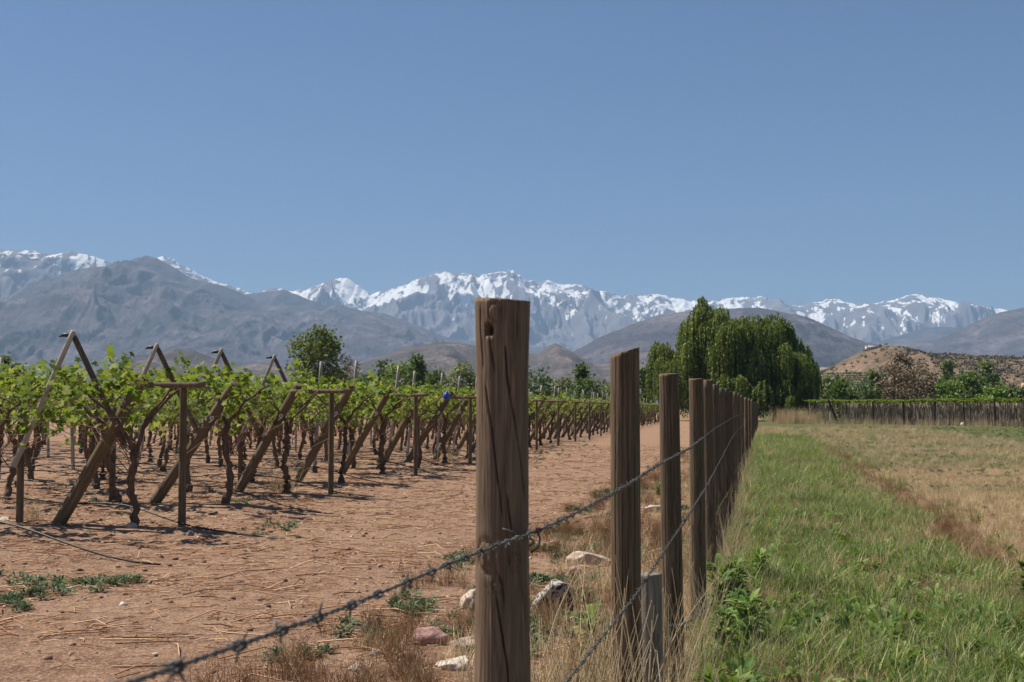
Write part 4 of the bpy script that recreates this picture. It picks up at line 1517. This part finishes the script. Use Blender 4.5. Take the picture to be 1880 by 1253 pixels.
# ------------------------------------------------------------------ ground cover
def blade(mb, base, h, wd, lean, az, rnd, n=3, droop=.5):
    f = np.linspace(0, 1, n + 1)
    out = lean * h * (f ** 1.7)
    z = h * (f - droop * .35 * lean * f ** 2)
    cx, cy = base[0] + math.cos(az) * out, base[1] + math.sin(az) * out
    wv = wd * (1 - f ** 1.6) * (.55 + f * (1 - f) * 1.8) + wd * .04
    px_, py_ = -math.sin(az), math.cos(az)
    L_ = np.stack([cx - px_ * wv, cy - py_ * wv, z], 1)
    R_ = np.stack([cx + px_ * wv, cy + py_ * wv, z], 1)
    v = np.stack([L_, R_], 1).reshape(-1, 3)
    k = np.arange(n) * 2
    mb.add(v, np.stack([k, k + 1, k + 3, k + 2], 1), None, rnd)


def tuft(mat, n, h, wd, spread, lean, rmean=.4, seg=3):
    mb = MB()
    for _ in range(n):
        a = random.uniform(0, 6.28)
        r = spread * random.random() ** .7
        blade(mb, (math.cos(a) * r, math.sin(a) * r, -.01), h * random.uniform(.45, 1.15), wd * random.uniform(.7, 1.3), random.uniform(.1, lean), random.uniform(0, 6.28), min(1, max(0, random.gauss(rmean, .25))), seg)
    return mb.mesh('tuft', mat)


def leafy_weed(mat, n, h, L, wd):
    """rosette of lance leaves on short stems"""
    mb = MB()
    for _ in range(n):
        a = random.uniform(0, 6.28)
        r0 = random.random() * .06
        z = random.uniform(0, h)
        v = []
        m_ = 5
        f = np.linspace(0, 1, m_)
        ln = L * random.uniform(.6, 1.2)
        el = random.uniform(.2, 1.2)
        x = r0 + ln * f * math.cos(el)
        zz = z + ln * (f * math.sin(el) - .35 * f ** 2)
        wv = wd * np.sin(np.clip(f * .92 + .08, 0, 1) * math.pi) ** .8 * random.uniform(.8, 1.2)
        ca, sa = math.cos(a), math.sin(a)
        mid = np.stack([x * ca, x * sa, zz], 1)
        sd = np.stack([-sa * wv, ca * wv, wv * .35], 1)
        sd2 = np.stack([sa * wv, -ca * wv, wv * .35], 1)
        v = np.concatenate([mid + sd, mid, mid + sd2])
        k = np.arange(m_ - 1)
        q = np.concatenate([np.stack([k, k + 1, k + 1 + m_, k + m_], 1), np.stack([k + m_, k + 1 + m_, k + 1 + 2 * m_, k + 2 * m_], 1)])
        mb.add(v, q, None, random.random())
    return mb.mesh('weed', mat)


def stalks(mat, n, h, r=.0016, spread=.08, lean=.35):
    mb = MB()
    for _ in range(n):
        a, b = random.uniform(0, 6.28), random.uniform(0, 6.28)
        hh = h * random.uniform(.5, 1.15)
        f = np.linspace(0, 1, 6)
        l = hh * random.uniform(.05, lean)
        cu = random.uniform(-.12, .12) * hh
        s0 = spread * random.random()
        x = math.cos(b) * s0 + math.cos(a) * l * f ** 1.6 - math.sin(a) * cu * np.sin(f * 3)
        y = math.sin(b) * s0 + math.sin(a) * l * f ** 1.6 + math.cos(a) * cu * np.sin(f * 3)
        tube(mb, np.stack([x, y, hh * f * (1 - .1 * f)], 1), np.linspace(r, r * .45, 6), 4, False, random.uniform(.3, 1))
    return mb.mesh('stalks', mat)


def protos(name, meshes):
    c = bpy.data.collections.new(name)
    for a, me in enumerate(meshes):
        o = bpy.data.objects.new('%s_%02d' % (name, a), me)
        c.objects.link(o)
    return c


def scatter_gn(name, label, cat, coll, n_proto, pts, scl, tilt=.15):
    n = len(pts)
    me = bpy.data.meshes.new(name)
    me.vertices.add(n)
    me.vertices.foreach_set('co', np.asarray(pts, np.float32).ravel())
    rot = np.stack([rng.normal(0, tilt, n), rng.normal(0, tilt, n), rng.random(n) * 6.283], 1).astype(np.float32)
    a = me.attributes.new('rot', 'FLOAT_VECTOR', 'POINT')
    a.data.foreach_set('vector', rot.ravel())
    a = me.attributes.new('scl', 'FLOAT', 'POINT')
    a.data.foreach_set('value', np.asarray(scl, np.float32))
    a = me.attributes.new('pick', 'INT', 'POINT')
    a.data.foreach_set('value', rng.integers(0, n_proto, n).astype(np.int32))
    o = obj(name, me, kind='stuff')
    tag(o, label, cat)
    ng = bpy.data.node_groups.new(name, 'GeometryNodeTree')
    ng.interface.new_socket('Geometry', in_out='INPUT', socket_type='NodeSocketGeometry')
    ng.interface.new_socket('Geometry', in_out='OUTPUT', socket_type='NodeSocketGeometry')
    gi, go = ng.nodes.new('NodeGroupInput'), ng.nodes.new('NodeGroupOutput')
    ip = ng.nodes.new('GeometryNodeInstanceOnPoints')
    mp = ng.nodes.new('GeometryNodeMeshToPoints')
    ci = ng.nodes.new('GeometryNodeCollectionInfo')
    ci.inputs['Collection'].default_value = coll
    ci.inputs['Separate Children'].default_value = True
    ci.inputs['Reset Children'].default_value = True
    ip.inputs['Pick Instance'].default_value = True

    def named(nm, ty):
        x = ng.nodes.new('GeometryNodeInputNamedAttribute')
        x.data_type = ty
        x.inputs['Name'].default_value = nm
        return [s for s in x.outputs if s.enabled and s.name == 'Attribute'][0]
    L = ng.links.new
    L(gi.outputs[0], mp.inputs[0])
    L(mp.outputs[0], ip.inputs['Points'])
    L(ci.outputs[0], ip.inputs['Instance'])
    L(named('pick', 'INT'), ip.inputs['Instance Index'])
    L(named('rot', 'FLOAT_VECTOR'), ip.inputs['Rotation'])
    L(named('scl', 'FLOAT'), ip.inputs['Scale'])
    L(ip.outputs[0], go.inputs[0])
    md = o.modifiers.new('scatter', 'NODES')
    md.node_group = ng
    return o


def fence_area(n, s0, s1, l0, l1, power=1.0):
    """random points in fence coordinates, denser near the camera"""
    u = rng.random(n) ** power
    s = s0 * (s1 / s0) ** u
    l = l0 + (l1 - l0) * rng.random(n)
    return FD[0] * s + FR[0] * (l - .5), FD[1] * s + FR[1] * (l - .5), s, l


C_grass = protos('grass_proto', [tuft(MAT['grass'], 40, .15, .0030, .13, 1.1, random.choice([.3, .45, .62])) for _ in range(6)])
C_weed = protos('weed_proto', [leafy_weed(MAT['weed'], 26, .07, .13, .016) for _ in range(5)])
C_broad = protos('broad_proto', [tuft(MAT['weed'], 24, .15, .0055, .10, 1.0, .55) for _ in range(5)])
C_straw = protos('straw_proto', [tuft(MAT['straw'], 34, .16, .0016, .09, 1.0, .5) for _ in range(5)])
C_stalk = protos('stalk_proto', [stalks(MAT['straw'], 7, .55, .0016, .08, .5) for _ in range(5)])
C_tall = protos('tall_proto', [stalks(MAT['straw'], 12, .95, .0021, .10, .55) for _ in range(4)])
C_foot = protos('foot_proto', [stalks(MAT['straw'], 16, 1.0, .0021, .12, .24) for _ in range(4)])
C_rust = protos('rust_proto', [stalks(MAT['rust'], 30, .26, .0013, .10, .7) for _ in range(4)])
C_mat = protos('mat_proto', [leafy_weed(MAT['bluegreen'], 40, .04, .06, .009) for _ in range(4)])


def lift(x, y):
    return np.stack([x, y, gh(x, y)], 1)


# green strip right of the fence
x, y, s, l = fence_area(17000, 2.2, 75, .05, 3.9, .85)
nz = fbm(x * 1.1, y * 1.1, 3, 33)
keep = (rng.random(len(x)) < np.clip(1.05 - sstep(1.9, 3.1, l + (fbm(x * .7, y * .7, 4, 40) - .5) * 1.5) * 1.1, 0.03, 1)) & (rng.random(len(x)) < sstep(.38, .60, nz) * .95 + .07)
x, y, s = x[keep], y[keep], s[keep]
scatter_gn('green_grass', 'green grass strip along the right side of the fence', 'grass', C_grass, 6, lift(x, y), (.35 + 1.1 * rng.random(len(x)) ** 1.6) * (1 + s / 60))
x, y, s, l = fence_area(7000, 2.2, 34, .1, 3.4, .8)
nz = fbm(x * 1.6, y * 1.6, 3, 37)
keep = (nz > .45) & (rng.random(len(x)) < 1.05 - sstep(1.8, 3.0, l + (fbm(x * .7, y * .7, 4, 40) - .5) * 1.5))
x, y, s = x[keep], y[keep], s[keep]
scatter_gn('broad_leaf_weeds', 'low broad-leaved weeds growing through the green grass strip', 'weeds', C_weed, 5, lift(x, y), .35 + .9 * rng.random(len(x)) ** 2, .3)
x, y, s, l = fence_area(6500, 2.2, 45, .05, 3.6, .85)
keep = (fbm(x * 1.4, y * 1.4, 3, 39) > .46) & (rng.random(len(x)) < 1.05 - sstep(1.8, 3.0, l + (fbm(x * .7, y * .7, 4, 40) - .5) * 1.5))
x, y, s = x[keep], y[keep], s[keep]
scatter_gn('broad_grass', 'broad-bladed bright grass clumps in the green strip', 'grass', C_broad, 5, lift(x, y), .4 + .9 * rng.random(len(x)) ** 1.5, .25)
x, y, s, l = fence_area(2600, 2.4, 11, .15, 3.0, 1)
keep = fbm(x * 1.3, y * 1.3, 3, 47) > .47
x, y, s = x[keep], y[keep], s[keep]
scatter_gn('near_weeds', 'leafy weeds crowding the near end of the green strip', 'weeds', C_weed, 5, lift(x, y), .5 + .9 * rng.random(len(x)) ** 1.6, .4)
# dry grass in the field and between
x, y, s, l = fence_area(38000, 2.2, 110, .1, 13, .8)
nz = fbm(x * .35, y * .8, 4, 52)
keep = rng.random(len(x)) < np.where(l < 2.2, .16 + .75 * (fbm(x * 1.1, y * 1.1, 3, 33) < .49), np.where(np.abs(l - 3.1) < .3, .1, np.where(nz > .44, 1, .45)) * np.where(s > 30, .35, 1))
x, y, s = x[keep], y[keep], s[keep]
scatter_gn('dry_grass', 'short dry straw-coloured grass over the field', 'grass', C_straw, 5, lift(x, y), rng.uniform(.35, .8, len(x)) * (1 + s / 45))
x, y, s, l = fence_area(5000, 5, 120, 2.6, 24, .8)
nz = fbm(x * .35, y * .8, 4, 52)
keep = (nz < .5)
x, y, s = x[keep], y[keep], s[keep]
scatter_gn('field_weeds', 'low green weeds in patches over the dry field', 'weeds', C_mat, 4, lift(x, y), rng.uniform(.3, .8, len(x)) * (1 + s / 70), .2)
x, y, s, l = fence_area(6500, 3.5, 60, 1.8, 4.8, .8)
lw = l + (fbm(x * .5, y * .5, 3, 44) - .5) * .9
keep = rng.random(len(x)) < np.exp(-((lw - 3.1) / .35) ** 2)
x, y, s = x[keep], y[keep], s[keep]
scatter_gn('furrow_weeds', 'dark dead weeds along the broken furrow beside the green strip', 'weeds', C_rust, 4, lift(x, y), rng.uniform(.35, .8, len(x)), .5)
x, y, s, l = fence_area(6500, 5, 120, 2.4, 26, .75)
keep = fbm(x * .18, y * .55, 4, 57) > .5
x, y, s = x[keep], y[keep], s[keep]
scatter_gn('field_grass', 'short green grass in uneven bands over the dry field', 'grass', C_grass, 6, lift(x, y), rng.uniform(.25, .6, len(x)) * (1 + s / 50))
x, y, s, l = fence_area(2600, 2.3, 45, .1, 3.4, .85)
keep = fbm(x * 1.1, y * 1.1, 3, 33) < .47
x, y, s = x[keep], y[keep], s[keep]
scatter_gn('strip_dead_weeds', 'brown dead weeds in the gaps of the green strip', 'weeds', C_rust, 4, lift(x, y), rng.uniform(.3, .9, len(x)), .6)
x, y, s, l = fence_area(900, 2.4, 30, .2, 3.2, .9)
scatter_gn('fallen_straw', 'bent and fallen straw lying over the green strip', 'grass', C_stalk, 5, lift(x, y), rng.uniform(.3, .8, len(x)), .9)
# single stalks in the strip
x, y, s, l = fence_area(900, 2.6, 60, .0, 4.5, .8)
scatter_gn('dry_stalks', 'thin dry stalks standing in the green strip', 'grass', C_stalk, 5, lift(x, y), rng.uniform(.4, .95, len(x)), .3)
# straw along the foot of the fence
x, y, s, l = fence_area(250, 8.0, 80, -.22, .24, .8)
scatter_gn('fence_straw', 'tall dry straw leaning on the fence posts', 'grass', C_tall, 4, lift(x, y), (.25 + .6 * rng.random(len(x)) ** 1.5), .2)
x, y, s, l = fence_area(58, 4.3, 6.6, -.30, .12, 1)
scatter_gn('post_foot_straw', 'tall tangled dry stalks around the second post and the stub', 'grass', C_foot, 4, lift(x, y), np.where(np.abs(s - 5.2) < .5, .5, 1) * rng.uniform(.6, 1.2, len(x)), .07)
x, y, s, l = fence_area(34, 4.0, 5.0, -.30, -.06, 1)
scatter_gn('second_post_straw', 'pale upright dry stalks in front of the second fence post', 'grass', C_foot, 4, lift(x, y), rng.uniform(.7, 1.2, len(x)), .06)
# left verge of the fence: dry and rusty weeds
x, y, s, l = fence_area(2600, 5.5, 60, -2.6, .1, .8)
keep = rng.random(len(x)) < np.clip(1.1 + l * .38, .05, 1) * (fbm(x, y, 3, 61) > .42)
x, y, s = x[keep], y[keep], s[keep]
scatter_gn('verge_straw', 'thin dry straw on the verge left of the fence', 'grass', C_straw, 5, lift(x, y), rng.uniform(.6, 1.4, len(x)))
x, y, s, l = fence_area(1500, 5.5, 45, -2.8, .0, .8)
keep = (fbm(x * 1.2, y * 1.2, 3, 67) > .52)
x, y, s = x[keep], y[keep], s[keep]
scatter_gn('rusty_weeds', 'rust-brown dried weeds on the verge left of the fence', 'weeds', C_rust, 4, lift(x, y), rng.uniform(.6, 1.3, len(x)))
x, y, s, l = fence_area(1100, 5.5, 50, -2.8, .0, .8)
keep = (fbm(x * 1.1, y * 1.1, 3, 71) > .53)
x, y, s = x[keep], y[keep], s[keep]
scatter_gn('verge_weeds', 'small green weeds on the verge left of the fence', 'weeds', C_mat, 4, lift(x, y), rng.uniform(.8, 1.6, len(x)))
# tall grass before the right trellis wall
f = rng.random(900)
pw = W0[None] + WD[None] * (f * WL)[:, None] - WN[None] * (rng.random(900)[:, None] ** 1.3 * 9 + .2)
scatter_gn('wall_grass', 'tall pale dry grass along the foot of the right trellis wall', 'grass', C_tall, 4, lift(pw[:, 0], pw[:, 1]), rng.uniform(.35, .95, 900))
pw = W0[None] - WD[None] * (rng.random(260)[:, None] * 4 - 3) - WN[None] * (rng.random(260)[:, None] * 5)
scatter_gn('willow_grass', 'tuft of tall pale dry grass beside the willow', 'grass', C_tall, 4, lift(pw[:, 0], pw[:, 1]), rng.uniform(1.2, 2.2, 260))

# the larger broad-leaved weeds by the fourth post and at the right edge, each one a plant
big = [leafy_weed(MAT['weed'], 95, .34, .13, .021) for _ in range(3)]
for n_, (px, py, sc, lab) in enumerate([
        (1322, 1150, 1.25, 'bushy broad-leaved weed right against the fourth fence post'),
        (1352, 1120, 1.1, 'broad-leaved weed behind the bushy one by the fourth post'),
        (1372, 1205, 1.1, 'broad-leaved weed in front of the bushy one by the fourth post'),
        (1330, 1225, .9, 'low broad-leaved weed at the bottom edge right of the third post'),
        (1085, 1225, 1.0, 'dark green weed at the bottom edge between nearest post and stub'),
        (1395, 1085, .9, 'broad-leaved weed furthest right of the group by the fourth post'),
        (1893, 1120, 1.1, 'tall weed whose leaf tips enter at the right edge'),
        (1210, 915, .8, 'small green weed on the verge between the second and third posts')]):
    x, y = on_ground(px, py)
    o = obj('weed_plant', big[n_ % 3], None, (x, y, g1(x, y)), random.uniform(0, 6))
    o.scale = (sc, sc, sc)
    tag(o, lab, 'weed')

# dry grass tufts among the vines
tf = [stalks(MAT['straw'], 70, .5, .003, .28, .9) for _ in range(2)]
for n_, (px, py, sc, lab) in enumerate([(520, 905, 1.5, 'big tangled dry grass tuft between the vine rows'), (822, 850, 1.3, 'pale dry grass tuft at the end of a vine row left of the nearest post'),
                                        (60, 960, .8, 'low brown dry tuft at the far left vine foot'), (700, 865, .8, 'small dry tuft among the leaning timbers')]):
    x, y = on_ground(px, py)
    o = obj('dry_grass_tuft', tf[n_ % 2], None, (x, y, g1(x, y)), random.uniform(0, 6))
    o.scale = (sc, sc, sc * .9)
    tag(o, lab, 'grass tuft')

# litter on the dirt: prunings and straw, clods and pebbles
mb = MB()
n = 24000
x, y, s, l = fence_area(n, 7, 60, -16, -.6, .75)
nz = fbm(x * .8, y * .8, 3, 81)
for a in range(n):
    if nz[a] < .45 and rng.random() < .7:
        continue
    L = rng.uniform(.04, .16) if rng.random() < .85 else rng.uniform(.2, .55)
    an = rng.normal(0, .7) + (0 if rng.random() < .7 else 1.5)
    d = np.array([math.cos(an), math.sin(an), 0]) * L / 2
    c = np.array([x[a], y[a], g1(x[a], y[a]) + rng.uniform(.004, .02)])
    k = rng.normal(0, .12, 3) * L
    k[2] = abs(k[2]) * .5
    tube(mb, [c - d, c + k, c + d], [.0045, .0045, .003] if L < .2 else [.007, .006, .004], 3, False, rng.random())
o = obj('pruning_litter', mb.mesh('pruning_litter', leafy('dry_prunings', [(0, (.10, .05, .03)), (.5, (.36, .185, .10)), (1, (.60, .44, .28))], 0, .85, .1, 0)), kind='stuff')
tag(o, 'dry prunings and straw strewn over the dirt lane', 'litter')
mb = MB()
n = 10000
x, y, s, l = fence_area(n, 6.5, 45, -15, 0, .7)
OV = np.array([[1, 0, 0], [-1, 0, 0], [0, 1, 0], [0, -1, 0], [0, 0, .7], [0, 0, -.5]], float)
OT = np.array([[0, 2, 4], [2, 1, 4], [1, 3, 4], [3, 0, 4], [2, 0, 5], [1, 2, 5], [3, 1, 5], [0, 3, 5]])
scatter(mb, OV, OT, lift(x, y), rand_rot(n, .8), .006 + .045 * rng.random(n) ** 6)
m = M('clod_earth', .95, .1)
m.color(m.ramp(m.attr('rnd'), [(0, (.13, .075, .05)), (.6, (.28, .17, .115)), (.93, (.34, .24, .18)), (1, (.6, .53, .45))]))
o = obj('pebbles', mb.mesh('pebbles', m.m), kind='stuff')
tag(o, 'clods and pebbles scattered over the dirt lane', 'pebbles')
# low green weeds on the dirt
pts = []
for (px, py, wx, n) in [(120, 1075, 110, 34), (230, 1068, 40, 16), (20, 1110, 40, 18), (70, 1098, 50, 12), (1010, 835, 60, 30), (1075, 822, 30, 20), (990, 845, 20, 12), (500, 968, 70, 25), (180, 925, 60, 30), (430, 925, 50, 20), (850, 1030, 40, 20)]:
    for _ in range(n):
        x, y = on_ground(px + random.gauss(0, wx * .5), py + random.gauss(0, 7))
        pts.append((x, y, g1(x, y)))
scatter_gn('dirt_weeds', 'patches of small grey-green weeds on the dirt', 'weeds', C_mat, 4, pts, rng.uniform(.5, 1.3, len(pts)))
